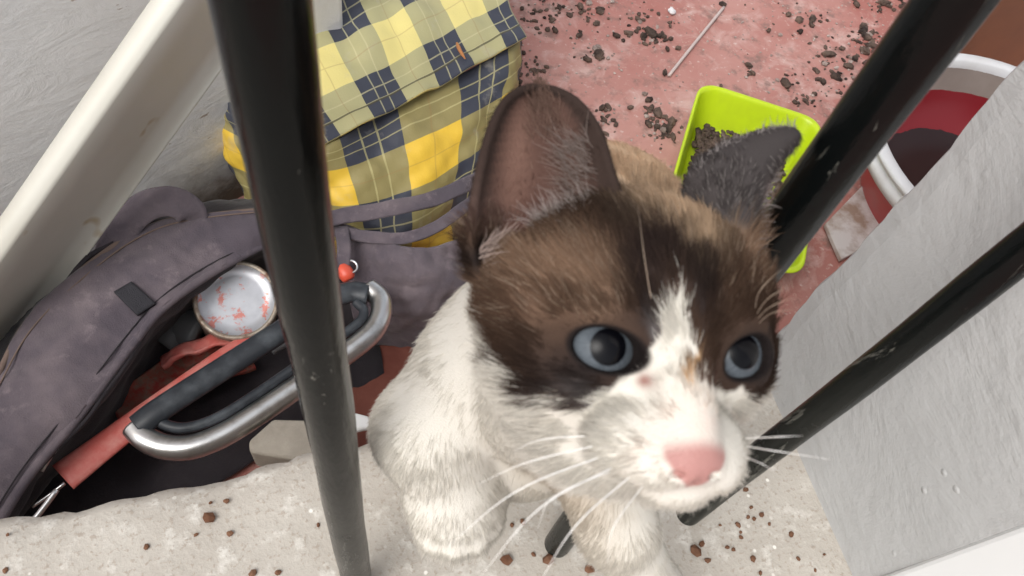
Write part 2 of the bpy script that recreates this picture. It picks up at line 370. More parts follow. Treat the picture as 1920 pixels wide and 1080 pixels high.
sheet('base_panel', [Q((60, 800, -.59), (330, 560, -.588), (600, 430, -.585)), Q((-60, 1040, -.588), (300, 830, -.585), (700, 620, -.585)), Q((-60, 1200, -.588), (330, 960, -.588), (720, 700, -.588))], MCAND, tb, 40, 30, 0.006, 0.004, 6, 10)
# the far side of the bag, slumped towards the cat
sheet('side_panel', [Q((622, 408, -.42), (690, 440, -.41), (770, 465, -.405), (850, 452, -.41), (930, 400, -.43)),
      Q((640, 500, -.455), (715, 520, -.445), (780, 540, -.44), (850, 530, -.45), (925, 480, -.47)),
      Q((665, 600, -.50), (715, 595, -.50), (765, 600, -.50), (830, 600, -.52), (910, 570, -.54)),
      Q((670, 650, -.585), (715, 645, -.59), (765, 650, -.595), (820, 660, -.597), (900, 640, -.597))], MCAN, tb, 60, 50, 0.007, 0.005, 8, 21)
def strap(rows, w_, seed, name='strap', mat=None, par=None):
    c_ = catmull(rows, 9); tt = np.gradient(c_, axis=0); tt /= np.linalg.norm(tt, axis=1, keepdims=True)
    view = c_ - np.array([0, 0, CAM_H]); view /= np.linalg.norm(view, axis=1, keepdims=True)
    s_ = np.cross(tt, -view + np.array([0, 0, .6])); s_ /= np.linalg.norm(s_, axis=1, keepdims=True)
    return sheet(name, [c_ - s_ * w_ / 2, c_, c_ + s_ * w_ / 2], mat or MCAN, par or tb, 60, 8, 0.005, 0.0025, 11, seed)
strap(Q((560, 425, -.375), (640, 405, -.385), (700, 397, -.385), (780, 381, -.385), (850, 358, -.395), (960, 300, -.42)), 0.024, 31)
strap(Q((580, 420, -.41), (660, 440, -.405), (735, 447, -.40), (790, 438, -.40), (850, 405, -.40), (950, 325, -.42)), 0.018, 32)
strap(Q((205, 490, -.40), (235, 420, -.36), (285, 382, -.345), (335, 382, -.345), (362, 408, -.365), (350, 440, -.40)), 0.042, 33, 'loop_strap')
strap(Q((640, 425, -.40), (645, 470, -.40), (640, 510, -.41)), 0.020, 34, 'buckle_strap')
bm = bmesh.new(); tube(bm, catmull(Q((60, 1000, -.43), (85, 972, -.428), (118, 928, -.425)), 12) + [0, 0, 0.02], 0.0035, 10); bm_obj('zip_pull', bm, MWIRE, tb, True)

# tin in the bag, its lid smeared with red paint
tc_ = P(445, 575, -.50); tn = empty('paint_tin', tc_)
tag(tn, 'round tin with a pale lid smeared red, lying inside the dark tool bag', 'tin')
m = M('tin_lid'); co = m.co()
sm = m.math('MULTIPLY', m.ramp(m.noise(42, 5, 0.7, co, 0.3), 0.55, 0.60), m.ramp(m.noise(11, 2, 0.5, co), 0.42, 0.48))
c = m.mix(m.ramp(m.noise(25, 4, 0.6, co), 0.4, 0.7), (0.56, 0.57, 0.60), (0.44, 0.45, 0.48)); c = m.mix(m.math('MULTIPLY', sm, 0.85), c, (0.62, 0.18, 0.13))
m.col(c, 0.35, 0.5, 0.35); MLID = m.m
m = M('tin_rust'); co = m.co(); rr_ = m.ramp(m.noise(45, 5, 0.65, co), 0.42, 0.62)
m.col(m.mix(rr_, (0.45, 0.40, 0.33), (0.16, 0.075, 0.04)), 0.5, 0.4, m.ramp(m.noise(45, 5, 0.65, co), 0.42, 0.62, 0.8, 0.0)); MRUST = m.m
R_ = 0.0605
v, f = lathe([(0.0, 0.0445), (R_ * .6, 0.0445), (R_ * .86, 0.045), (R_ * .88, 0.049)], 56, (0, 0, 0))
v2, f2 = lathe([(R_ * .88, 0.049), (R_ * .93, 0.0515), (R_ * .98, 0.0505), (R_, 0.046), (R_ * .985, 0.040), (R_ * .975, 0.036), (R_ * .965, -0.06)], 56, (0, 0, 0))
tilt = Matrix.Rotation(math.radians(20), 3, 'X') @ Matrix.Rotation(math.radians(5), 3, 'Y'); tm = np.array(tilt)
mesh_obj('lid', v @ tm.T + tc_, f, MLID, tn); mesh_obj('rim', v2 @ tm.T + tc_, f2, MRUST, tn)

# black and steel D shaped handle
def D(zu): return zu
hp = empty('saw_handle', P(480, 720, -.44)); tag(hp, 'long D shaped handle with one black and one steel rail, lying across the tool bag', 'handle')
m = M('black_rubber'); m.col(m.mix(m.ramp(m.noise(30, 4, 0.6, m.co()), 0.45, 0.75), (0.026, 0.030, 0.036), (0.075, 0.085, 0.095)), 0.45, 0.4).bump(m.noise(90, 3, 0.6, m.co()), 0.15, 0.002); MRUB = m.m
grip = Q((258, 800, -.405), (300, 768, -.40), (420, 690, -.40), (540, 613, -.40), (610, 566, -.40), (655, 548, -.40), (690, 552, -.40))
bm = bmesh.new(); tube(bm, catmull(grip, 60), 0.0165, 14, True, False, (1.0, 0.75), (0, 0, 1)); bm_obj('grip', bm, MRUB, hp, True)
rail = Q((690, 540, -.405), (712, 560, -.405), (714, 590, -.405), (698, 622, -.405), (660, 655, -.405), (570, 717, -.41), (480, 778, -.41), (420, 815, -.41), (360, 838, -.41), (310, 838, -.41), (272, 822, -.41), (252, 800, -.41))
bm = bmesh.new(); tube(bm, catmull(rail, 90), 0.0155, 14, True); bm_obj('steel_rail', bm, MSTEEL, hp, True)
ins = Q((668, 566, -.40), (682, 585, -.40), (664, 612, -.40), (552, 690, -.405), (462, 751, -.405), (402, 786, -.405), (350, 802, -.405), (315, 798, -.405), (288, 783, -.405))
bm = bmesh.new(); tube(bm, catmull(ins, 80), 0.0070, 10, True); bm_obj('rubber_liner', bm, MRUB, hp, True)

# red handled scraper with thin wires, inside the bag
rp = empty('red_scraper', P(260, 790, -.48)); tag(rp, 'faded red plastic bar with thin steel wires at its end, inside the tool bag', 'tool')
m = M('red_plastic'); co = m.co()
m.col(m.mix(m.ramp(m.noise(26, 5, 0.65, co), 0.4, 0.7), (0.52, 0.115, 0.095), (0.60, 0.26, 0.22)), 0.5, 0.4).bump(m.noise(80, 4, 0.6, co), 0.2, 0.002); MRED = m.m
bm = bmesh.new(); tube(bm, catmull(Q((118, 895, -.47), (200, 832, -.47), (300, 756, -.47), (420, 668, -.475), (480, 628, -.48)), 40), np.linspace(.0225, .011, 40), 14, True, False, (1.0, 0.32), (0, 0, 1)); bm_obj('bar', bm, MRED, rp, True)
for k, q in enumerate((((78, 884, -.455), (98, 852, -.45), (121, 822, -.445)), ((60, 950, -.47), (92, 928, -.468), (121, 906, -.465)))):
    bm = bmesh.new(); tube(bm, catmull(Q(*q), 10), 0.0026, 8); bm_obj('wire', bm, MWIRE, rp, True)
# a second red tool deeper in the bag
m = M('dusty_red'); co = m.co()
m.col(m.mix(m.ramp(m.noise(40, 5, 0.7, co), 0.42, 0.62), (0.33, 0.045, 0.035), (0.21, 0.13, 0.095)), 0.65, 0.3).bump(m.noise(60, 4, 0.6, co), 0.5, 0.004); MDR = m.m
o = sheet('red_tool_tray', [Q((235, 725, -.545), (330, 660, -.54), (440, 630, -.54)), Q((215, 760, -.55), (330, 700, -.56), (455, 655, -.56)), Q((230, 810, -.54), (350, 745, -.545), (480, 690, -.545))], MDR, None, 40, 24, 0.008, 0.004, 9, 40)
tag(o, 'dusty dark red tray lying deep inside the tool bag below the tin', 'tray')
o = sheet('red_cloth', [Q((300, 668, -.52), (370, 640, -.505), (440, 625, -.50)), Q((305, 690, -.515), (375, 660, -.50), (445, 645, -.50))], MRED, None, 30, 12, 0.008, 0.004, 12, 41)
tag(o, 'crumpled bright red strip of cloth just below the tin', 'cloth')
bm = bmesh.new(); tube(bm, catmull(Q((628, 498, -.42), (645, 508, -.415), (655, 525, -.42)), 14), [0.010, .011, .012, .012, .012, .012, .012, .012, .012, .012, .012, .011, .010, .008], 12)
m = M('orange_red'); m.col((0.62, 0.085, 0.045), 0.4, 0.5)
rc = tag(empty('red_clip', P(645, 508, -.415)), 'small orange red clip with a steel ring beside the black bar', 'clip'); bm_obj('body', bm, m.m, rc, True)
bm = bmesh.new(); tube(bm, [P(658, 500, -.408) + 0.009 * np.array([math.cos(q), math.sin(q), 0.3 * math.sin(q)]) for q in np.linspace(0, 6.28, 24, endpoint=False)], 0.0018, 8, False, True); bm_obj('ring', bm, MWIRE, rc, True)
m = M('dull_grey_plastic'); m.col((0.11, 0.115, 0.12), 0.5, 0.4)
bm = bmesh.new(); tube(bm, catmull(Q((505, 650, -.50), (560, 620, -.49), (590, 590, -.48)), 12), 0.014, 10, True)
tag(bm_obj('tool_shaft', bm, m.m, None, True), 'dull grey tool shaft lying between the black and steel rails', 'tool')
bm = bmesh.new(); tube(bm, catmull(Q((300, 640, -.53), (330, 610, -.52), (372, 625, -.52)), 12), 0.03, 10, True, False, (1, .5))
tag(bm_obj('grey_tool', bm, m.m, None, True), 'dull grey tool head in the shade left of the tin', 'tool')

# ------------------------------------------------------------------ plaid bag
def mat_plaid(name, yellow, olive, navy, pale, seam=None):
    m = M(name)
    sx = m.n('SeparateXYZ'); m.t.links.new(m.n('TexCoord').outputs['UV'], sx.inputs[0])
    def chan(v):
        fr = m.math('FRACT', m.math('MULTIPLY', v, 0.5))
        st = m.math('LESS_THAN', fr, 0.5)
        fr2 = m.math('FRACT', v)
        l1 = m.math('LESS_THAN', m.math('ABSOLUTE', m.math('SUBTRACT', fr2, 0.36)), 0.016)
        l2 = m.math('LESS_THAN', m.math('ABSOLUTE', m.math('SUBTRACT', fr2, 0.64)), 0.016)
        l3 = m.math('LESS_THAN', m.math('ABSOLUTE', m.math('SUBTRACT', fr2, 0.5)), 0.014)
        ln = m.math('MULTIPLY', m.math('MAXIMUM', l1, l2), st); lb = m.math('MULTIPLY', l3, m.math('SUBTRACT', 1.0, st))
        return st, ln, lb
    a, la, ba = chan(sx.outputs[0]); b, lb, bb = chan(sx.outputs[1])
    s = m.math('ADD', a, b)
    c = m.mix(m.math('GREATER_THAN', s, 0.5), yellow, olive); c = m.mix(m.math('GREATER_THAN', s, 1.5), c, navy)
    c = m.mix(m.math('MULTIPLY', m.math('MAXIMUM', la, lb), 0.55), c, pale)
    c = m.mix(m.math('MULTIPLY', m.math('MAXIMUM', ba, bb), 0.28), c, (0.33, 0.18, 0.07))
    if seam: c = m.mix(m.math('MULTIPLY', m.math('LESS_THAN', m.math('ABSOLUTE', m.math('SUBTRACT', sx.outputs[1], seam)), 0.022), 0.8), c, (0.07, 0.06, 0.03))
    co = m.co(); d = m.noise(16, 5, 0.65, co); d2 = m.noise(5, 4, 0.6, co)
    c = m.mix(m.math('MULTIPLY', m.ramp(d, 0.60, 0.74), 0.35), c, (0.50, 0.47, 0.40))
    c = m.mix(m.math('MULTIPLY', m.ramp(d2, 0.55, 0.75), 0.22), c, (0.36, 0.30, 0.20))
    m.col(c, 0.5, 0.35).bump(m.math('ADD', m.noise(30, 4, 0.6, co), m.math('MULTIPLY', m.noise(350, 2, 0.5, co), 0.3)), 0.3, 0.003)
    return m.m
MPL = mat_plaid('plaid_front', (0.76, 0.50, 0.055), (0.29, 0.245, 0.10), (0.050, 0.055, 0.075), (0.55, 0.50, 0.24))
MPF = mat_plaid('plaid_flap', (0.80, 0.69, 0.26), (0.45, 0.42, 0.22), (0.052, 0.057, 0.078), (0.60, 0.56, 0.32), 4.66)
pb = empty('plaid_bag', P(700, 380, FLOOR)); tag(pb, 'yellow and navy plaid laundry bag with its flap folded over the front', 'bag')
sheet('body', [Q((385, 160, -.40), (408, 165, -.38), (570, 275, -.37), (760, 185, -.37), (945, 95, -.37), (985, 50, -.40)),
               Q((410, 225, -.45), (426, 240, -.425), (590, 320, -.405), (775, 265, -.40), (935, 185, -.405), (975, 150, -.43)),
               Q((430, 300, -.50), (450, 320, -.475), (615, 385, -.45), (785, 350, -.445), (918, 265, -.45), (960, 240, -.48)),
               Q((460, 395, -.56), (478, 410, -.54), (640, 452, -.50), (780, 440, -.50), (905, 350, -.51), (945, 320, -.53)),
               Q((480, 450, -.595), (500, 460, -.595), (650, 500, -.585), (785, 500, -.58), (900, 420, -.59), (940, 390, -.595))], MPL, pb, 100, 80, 0.004, 0.006, 6, 51, (8.6, 4.0))
sheet('top', [Q((395, 180, -.40), (470, 240, -.372), (570, 265, -.362), (760, 175, -.36), (945, 85, -.36)),
              Q((450, -120, -.40), (530, -120, -.34), (640, -120, -.33), (800, -140, -.33), (930, -160, -.36)),
              Q((440, -240, -.59), (560, -250, -.58), (680, -260, -.58), (800, -270, -.58), (930, -270, -.59))], MPL, pb, 50, 40, 0.004, 0.005, 6, 52, (6, 7))
hem = [(606, 272), (735, 207), (862, 140), (986, 72)]
fp = sheet('flap', [Q(*[(x - (.48 + .22 * (i == 0)) * d, y - d, z - .004 * abs(i - 1.5)) for i, (x, y) in enumerate(hem)]) for d, z in ((400, -.300), (300, -.304), (200, -.311), (100, -.325), (0, -.352))], MPF, pb, 90, 80, 0.005, 0.0040, 6, 53, (6.15, 5.6), (.5, -.6))
bm = bmesh.new(); tube(bm, catmull(Q((856, 84, -.333), (862, 98, -.334), (872, 114, -.336)), 8) + [0, 0, 0.004], [.002, .003, .0035, .0035, .003, .003, .002, .001], 6)
m = M('dried_leaf'); m.col((0.50, 0.22, 0.09), 0.8, 0.2)
tag(bm_obj('leaf_shred', bm, m.m, None, True), 'thin orange brown shred lying on a navy check of the flap', 'leaf')

# ------------------------------------------------------------------ lime litter tray
def rrect(corners, rad, n=7):          # rounded polygon from 4 corners (counter-clockwise), 2-D
    out = []
    k = len(corners)
    for i in range(k):
        p, a, b = np.array(corners[i]), np.array(corners[i - 1]), np.array(corners[(i + 1) % k])
        da = (a - p) / np.linalg.norm(a - p); db = (b - p) / np.linalg.norm(b - p)
        for t in np.linspace(0, 1, n):
            q0, q1 = p + da * rad, p + db * rad
            out.append((1 - t) ** 2 * q0 + 2 * t * (1 - t) * p + t ** 2 * q1)
    return np.array(out)
tl, tr, br = np.array([0.893, 1.043]), np.array([1.128, 0.893]), np.array([0.872, 0.522])
bl = tl + (br - tr) * 0.98
ctr = (tl + tr + br + bl) / 4
m = M('lime_plastic'); co = m.co()
m.col(m.mix(m.ramp(m.noise(9, 4, 0.6, co), 0.45, 0.75), (0.50, 0.66, 0.012), (0.42, 0.55, 0.02)), 0.35, 0.45); m.b.inputs['Subsurface Weight'].default_value = 0.0; MLIME = m.m
loops = []
for sc, z, rad in ((0.80, FLOOR + .004, .05), (0.815, FLOOR + .008, .05), (0.955, -.515, .05), (0.965, -.505, .05), (1.0, -.5035, .052), (1.0, -.499, .052), (0.968, -.4975, .05), (0.945, -.501, .05), (0.925, -.512, .05), (0.80, FLOOR + .016, .045), (0.77, FLOOR + .012, .045)):
    loops.append(np.column_stack([rrect([ctr + (q - ctr) * sc for q in (tl, bl, br, tr)], rad), np.full(28, z)]))
v = np.concatenate(loops); n = 28; f = []
for i in range(len(loops) - 1):
    for j in range(n): f.append((i * n + j, i * n + (j + 1) % n, (i + 1) * n + (j + 1) % n, (i + 1) * n + j))
f.append(tuple(range(n))[::-1]); f.append(tuple((len(loops) - 1) * n + j for j in range(n)))
bmt = bmesh.new()
vs = [bmt.verts.new(q) for q in v]
for q in f: bmt.faces.new([vs[i] for i in q])
tray = bm_obj('litter_tray', bmt, MLIME, None, True)
sd = tray.modifiers.new('s', 'SUBSURF'); sd.levels = 1; sd.render_levels = 2
tag(tray, 'lime green plastic litter tray on the red floor, partly filled with dark pellets', 'litter tray')

# dark clods and pellets
m = M('dark_clods'); co = m.co(); oi = m.n('ObjectInfo')
c = m.mix(m.ramp(m.noise(26, 3, 0.6, co), 0.35, 0.65), (0.034, 0.025, 0.022), (0.150, 0.105, 0.083))
m.col(c, 0.9, 0.2).bump(m.noise(190, 4, 0.7, co), 0.6, 0.003); MCLOD = m.m
m = M('grey_grit'); co = m.co(); m.col(m.mix(m.ramp(m.noise(30, 3, 0.6, co), 0.35, 0.65), (0.20, 0.15, 0.13), (0.48, 0.40, 0.36)), 0.9, 0.2); MGRIT = m.m
bm = bmesh.new()
e1, e2 = (tr - tl) / 2 * .74, (br - tr) / 2 * .76
for i in range(900):
    a, b = random.uniform(-1, 1), random.uniform(-1, 1)
    h = 0.024 + 0.040 * max(0, 1 - abs(a + .45)) * max(0, 1 - abs(b + .25))
    q = ctr + e1 * a + e2 * b
    s_ = random.uniform(.0045, .0085)
    lump(bm, (q[0], q[1], FLOOR + h + random.uniform(-.012, .006)), s_ * random.uniform(1, 1.8), s_, s_ * .8, i)
tag(bm_obj('tray_pellets', bm, MCLOD), 'dark clumped litter pellets filling the green tray', 'litter', kind='stuff')
# spills of dark clods over the floor: clusters (photo spots), too many to count
clus = [(1010, 30, 42, 34, 46), (1090, 20, 50, 26, 30), (1180, 40, 60, 30, 26), (1225, 75, 30, 18, 26), (960, 140, 26, 40, 46), (955, 190, 16, 30, 26), (1000, 125, 34, 22, 22), (1135, 225, 18, 26, 20), (1220, 215, 12, 30, 16), (1243, 250, 22, 18, 34),
        (1110, 100, 22, 20, 12), (1570, 130, 44, 40, 60), (1625, 75, 26, 30, 50), (1650, 10, 34, 14, 34), (1500, 40, 40, 24, 16), (1480, 150, 16, 14, 10), (1405, 130, 12, 16, 9), (1510, 190, 26, 10, 16), (1770, 150, 34, 22, 34), (1600, 210, 30, 20, 22), (1540, 75, 40, 30, 12), (1700, 210, 50, 40, 40), (900, 60, 40, 40, 30), (1330, -20, 300, 30, 60)]
bm, bg_ = bmesh.new(), bmesh.new()
for i, (px, py, sx, sy, n) in enumerate(clus):
    for k in range(int(n * 1.35)):
        q = P(px + random.gauss(0, sx * .62), py + random.gauss(0, sy * .62), FLOOR)
        s_ = min(.0125, .0042 * math.exp(random.gauss(0, .5)))
        if random.random() < .28: lump(bg_, (q[0], q[1], FLOOR + s_ * .3), s_ * .8, s_ * .7, s_ * .5, i * 99 + k)
        else: lump(bm, (q[0], q[1], FLOOR + s_ * .4), s_ * random.uniform(1, 1.9), s_, s_ * .75, i * 99 + k)
tag(bm_obj('floor_clods', bm, MCLOD), 'dark spilled clods and pellets strewn over the red floor', 'litter', kind='stuff')
for k in range(420):
    q = P(random.uniform(930, 1700), random.uniform(-60, 330), FLOOR); s_ = random.uniform(.0015, .004)
    lump(bg_, (q[0], q[1], FLOOR + s_ * .3), s_, s_, s_ * .6, 5000 + k)
tag(bm_obj('floor_grit', bg_, MGRIT), 'pale grit and dust scattered over the red floor', 'grit', kind='stuff')
# lone pellets one could pick up
lone = [(1245, 140, 1), (1255, 52, .6), (1215, 235, 1), (1475, 165, 1), (1402, 125, 1), (1410, 140, .8), (1128, 205, 1), (1180, 205, .8), (1440, 60, .8), (1085, 70, .9), (1155, 70, 1), (1500, 62, 1), (1520, 50, .9), (1100, 115, 1), (1122, 112, .8), (1215, 190, 1), (1220, 205, .9), (1605, 12, 1.2), (1400, 215, .8), (1040, 60, .9), (1250, 95, .8), (1350, 165, .6)]
for i, (px, py, s_) in enumerate(lone):
    bm = bmesh.new(); q = P(px, py, FLOOR); lump(bm, (q[0], q[1], FLOOR + .006), .0125 * s_, .0075 * s_, .0065 * s_, 700 + i)
    tag(bm_obj('clod', bm, MCLOD, None, True), 'single dark pellet lying apart on the red floor', 'pellet', 'lone dark pellets on the red floor')
# thin white stick
m = M('white_stick_paint'); m.col((0.54, 0.45, 0.42), 0.6, 0.3)
bm = bmesh.new(); tube(bm, catmull([P(1357, 14, FLOOR + .006), P(1305, 78, FLOOR + .007), P(1254, 142, FLOOR + .006)], 20), 0.0040, 8)
tag(bm_obj('stick', bm, m.m, None, True), 'thin white stick lying on the red floor beyond the green tray', 'stick')
m = M('white_paper'); m.col((0.70, 0.68, 0.68), 0.8, 0.2)
bm = bmesh.new(); q = P(1258, 24, FLOOR); lump(bm, (q[0], q[1], FLOOR + .006), .013, .010, .006, 3, 2)
tag(bm_obj('paper_scrap', bm, m.m, None, True), 'small crumpled white scrap on the far red floor', 'paper')

# ------------------------------------------------------------------ white and red paint bucket
bk = np.array([1.43, 0.673, 0.0]); RB = 0.316; ZB = -0.42
b_ = empty('paint_bucket', (bk[0], bk[1], FLOOR)); tag(b_, 'big red bucket with a thick white rim, red paint inside, beyond the grey jamb', 'bucket')
m = M('bucket_white'); co = m.co(); m.col(m.mix(m.ramp(m.noise(8, 5, 0.6, co), 0.4, 0.75), (0.72, 0.73, 0.74), (0.58, 0.57, 0.56)), 0.4, 0.45); MBW = m.m
m = M('bucket_red'); co = m.co(); m.col(m.mix(m.ramp(m.noise(7, 5, 0.6, co), 0.45, 0.75), (0.48, 0.05, 0.05), (0.40, 0.10, 0.09)), 0.4, 0.45); MBR = m.m
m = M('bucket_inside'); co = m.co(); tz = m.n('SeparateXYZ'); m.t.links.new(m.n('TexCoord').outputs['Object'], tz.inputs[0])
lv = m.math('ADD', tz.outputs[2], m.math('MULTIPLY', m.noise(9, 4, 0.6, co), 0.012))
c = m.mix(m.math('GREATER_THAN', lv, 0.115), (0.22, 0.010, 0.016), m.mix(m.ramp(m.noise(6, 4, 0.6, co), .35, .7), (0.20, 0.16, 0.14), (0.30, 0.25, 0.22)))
c = m.mix(m.math('GREATER_THAN', lv, 0.035), (0.020, 0.006, 0.006), c)  # shadowed paint at the bottom, its shade coloured in as near black
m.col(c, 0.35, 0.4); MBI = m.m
v, f = lathe([(RB * .74, FLOOR + .002), (RB * .955, ZB - .055)], 72, (bk[0], bk[1], 0)); mesh_obj('body', v, f, MBR, b_)
v, f = lathe([(RB * .953, ZB - .055), (RB * .985, ZB - .052), (RB * .99, ZB - .030), (RB * .965, ZB - .027), (RB * .968, ZB - .018), (RB * 1.0, ZB - .012), (RB * 1.006, ZB - .004), (RB * .99, ZB), (RB * .93, ZB), (RB * .915, ZB - .004), (RB * .905, ZB - .02)], 96, (bk[0], bk[1], 0)); mesh_obj('rim', v, f, MBW, b_)
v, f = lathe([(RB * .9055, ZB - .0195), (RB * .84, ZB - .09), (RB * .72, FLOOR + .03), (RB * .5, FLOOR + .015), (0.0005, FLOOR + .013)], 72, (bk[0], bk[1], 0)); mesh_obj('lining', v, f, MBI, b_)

# pale board on the floor under the bucket, broken concrete by the sill
m = M('pale_board'); co = m.co(); m.col(m.mix(m.ramp(m.noise(12, 5, 0.6, co), 0.45, 0.62), (0.56, 0.53, 0.51), (0.30, 0.22, 0.17)), 0.7, 0.3)
bm = bmesh.new()
q = [P(1543, 425, FLOOR + .004), P(1572, 492, FLOOR + .004), P(1720, 420, FLOOR + .004), P(1640, 325, FLOOR + .004)]
lo = [bm.verts.new(x) for x in q]; hi = [bm.verts.new(x + [0, 0, .012]) for x in q]
bm.faces.new(lo[::-1]); bm.faces.new(hi)
for i in range(4): bm.faces.new((lo[i], lo[(i + 1) % 4], hi[(i + 1) % 4], hi[i]))
tag(bevel(bm_obj('board', bm, m.m), .002), 'pale dirty board lying on the floor between green tray and bucket', 'board')
def chunk(name, px, z0, h, mat, label, cat):
    bm = bmesh.new(); q = [P(x, y, z0) for x, y in px]; k = len(q)
    lo = [bm.verts.new(x - [0, 0, h]) for x in q]; hi = [bm.verts.new(x + [random.gauss(0, .002) for _ in range(3)]) for x in q]
    bm.faces.new(lo[::-1]); bm.faces.new(hi)
    for i in range(k): bm.faces.new((lo[i], lo[(i + 1) % k], hi[(i + 1) % k], hi[i]))
    return tag(bevel(bm_obj(name, bm, mat), .005, 3), label, cat)
m = M('grey_rubble'); co = m.co(); m.col(m.mix(m.ramp(m.noise(18, 5, 0.65, co), .35, .7), (0.40, 0.36, 0.30), (0.27, 0.24, 0.20)), .85, .2).bump(m.noise(60, 5, .65, co), .5, .004); MRUBB = m.m
chunk('concrete_slab', [(470, 830), (510, 790), (600, 785), (660, 790), (660, 840), (600, 870), (470, 850)], -.40, .05, MRUBB, 'broken slab of grey concrete just beyond the sill beside the black bar', 'rubble')
m = M('white_chip'); m.col((0.66, 0.66, 0.65), .7, .3)
chunk('white_tile_chip', [(662, 776), (693, 778), (697, 800), (664, 808)], -.40, .012, m.m, 'small white chip of tile between the black bar and the cat', 'tile')
m = M('shaded_floor_paint'); co = m.co(); m.col(m.mix(m.ramp(m.noise(14, 5, .65, co), .35, .7), (0.17, 0.05, 0.035), (0.24, 0.085, 0.06)), .7, .3).bump(m.noise(50, 4, .6, co), .4, .003)  # sheet over the floor, the shade there put into its darker colour
o = sheet('shaded_floor_patch', [Q((640, 600, -.592), (720, 600, -.592), (860, 600, -.592)), Q((620, 700, -.590), (720, 700, -.588), (860, 700, -.59)), Q((620, 860, -.592), (720, 860, -.592), (860, 860, -.592))], m.m, None, 30, 30, .006, .003, 8, 60)
tag(o, 'dark red brown sheet standing in for shaded floor between the tool bag and the cat', 'mat')  # no real mat: the sheet stands in for shaded floor

# brown crumbs on the sill
m = M('brown_crumb'); co = m.co(); m.col(m.mix(m.ramp(m.noise(60, 3, .6, co), .35, .65), (0.10, 0.045, 0.025), (0.17, 0.09, 0.055)), .9, .2)
crumbs = [(393, 972, 9), (425, 940, 4.5), (432, 1001, 5), (368, 1003, 3.5), (275, 1027, 4.5), (474, 1076, 6), (521, 1074, 5), (597, 985, 3.5), (11, 1070, 4), (15, 1003, 2.5), (395, 943, 3), (1397, 919, 5), (1408, 952, 3.5), (1427, 966, 4.5), (1402, 970, 4), (1413, 973, 4), (1442, 983, 3), (1383, 985, 5), (1389, 1008, 4), (1388, 998, 3), (1482, 1003, 5), (1363, 1027, 4), (1374, 1031, 4), (1303, 1034, 9), (1315, 1021, 6), (1326, 1051, 5), (1411, 1048, 5.5), (1425, 1075, 4), (1496, 1048, 4), (1528, 1070, 3), (948, 1051, 9), (980, 979, 5), (1028, 1051, 10), (1106, 1033, 5), (1104, 1067, 8), (1000, 1040, 4), (960, 985, 4), (1545, 1040, 2.5), (1350, 985, 2.5)]
for i, (px, py, s_) in enumerate(crumbs):
    q = P(px, py, 0.0); s2 = s_ * .00042
    bm = bmesh.new(); lump(bm, (q[0], q[1], s2 * .5), s2 * 1.25, s2, s2 * .7, 900 + i)
    tag(bm_obj('crumb', bm, m.m), 'small brown crumb lying on the concrete sill', 'crumb', 'brown crumbs on the sill')
# ------------------------------------------------------------------ the cat: one implicit body, meshed once
HO = np.array([0.0882, 0.0777, 0.3471]); HU = 0.0094
HR = np.array([[0.9782, 0.2047, -0.0359], [-0.1916, 0.8212, -0.5376], [-0.0806, 0.5327, 0.8424]])
def toL(p): return (p - HO) @ HR / HU               # world -> head frame (across, up, forward), in head units
def toW(l): return HO + (np.asarray(l, float) * HU) @ HR.T
prims = []
def add(fn, lo, hi, k, op='u'): prims.append((fn, np.array(lo), np.array(hi), k, op))
def ell(c, r, k=0.006, rot=None, op='u'):             # ellipsoid, world
    c, r = np.array(c, float), np.array(r, float)
    def fn(p):
        q = p - c
        if rot is not None: q = q @ rot
        k0 = np.linalg.norm(q / r, axis=-1); k1 = np.linalg.norm(q / (r * r), axis=-1) + 1e-9
        return k0 * (k0 - 1) / k1
    m_ = r.max() + k + .004; add(fn, c - m_, c + m_, k, op)
def hell(c, r, k=0.5, op='u', rot=None):              # ellipsoid given in the head frame
    ell(toW(c), np.array(r) * HU, k * HU, HR if rot is None else HR @ rot, op)
def cap(a, b, ra, rb, k=0.008):                       # tapered limb
    a, b = np.array(a, float), np.array(b, float)
    def fn(p):
        ab = b - a; t = np.clip(((p - a) @ ab) / (ab @ ab), 0, 1)
        return np.linalg.norm(p - a - t[..., None] * ab, axis=-1) - (ra + (rb - ra) * t)
    m_ = max(ra, rb) + k + .004; add(fn, np.minimum(a, b) - m_, np.maximum(a, b) + m_, k)
def hcap(a, b, ra, rb, k=0.5): cap(toW(a), toW(b), ra * HU, rb * HU, k * HU)
# torso, neck, haunches
ell((0.086, 0.170, 0.080), (0.044, 0.040, 0.080), 0.02)
cap((0.089, 0.158, 0.13), (0.090, 0.146, 0.225), 0.034, 0.029, 0.02)
cap(toW((0.2, 0.3, -2.0)), (0.103, 0.134, 0.318), 0.032, 0.029, 0.015)
cap((0.103, 0.134, 0.318), (0.090, 0.140, 0.235), 0.028, 0.030, 0.02)
cap(toW((-0.3, -1.8, -1.3)), (0.096, 0.122, 0.215), 0.027, 0.032, 0.015)       # throat and chest
ell((0.100, 0.126, 0.185), (0.032, 0.026, 0.045), 0.015)
ell((0.064, 0.178, 0.045), (0.026, 0.030, 0.042), 0.012); ell((0.118, 0.180, 0.045), (0.024, 0.030, 0.042), 0.012)
cap((0.062, 0.178, 0.016), (0.064, 0.150, 0.012), 0.013, 0.011, 0.01); cap((0.118, 0.178, 0.016), (0.116, 0.150, 0.012), 0.013, 0.011, 0.01)
cap((0.09, 0.205, 0.04), (0.15, 0.190, 0.014), 0.012, 0.008, 0.01)
ell((0.104, 0.116, 0.155), (0.030, 0.024, 0.042), 0.015)
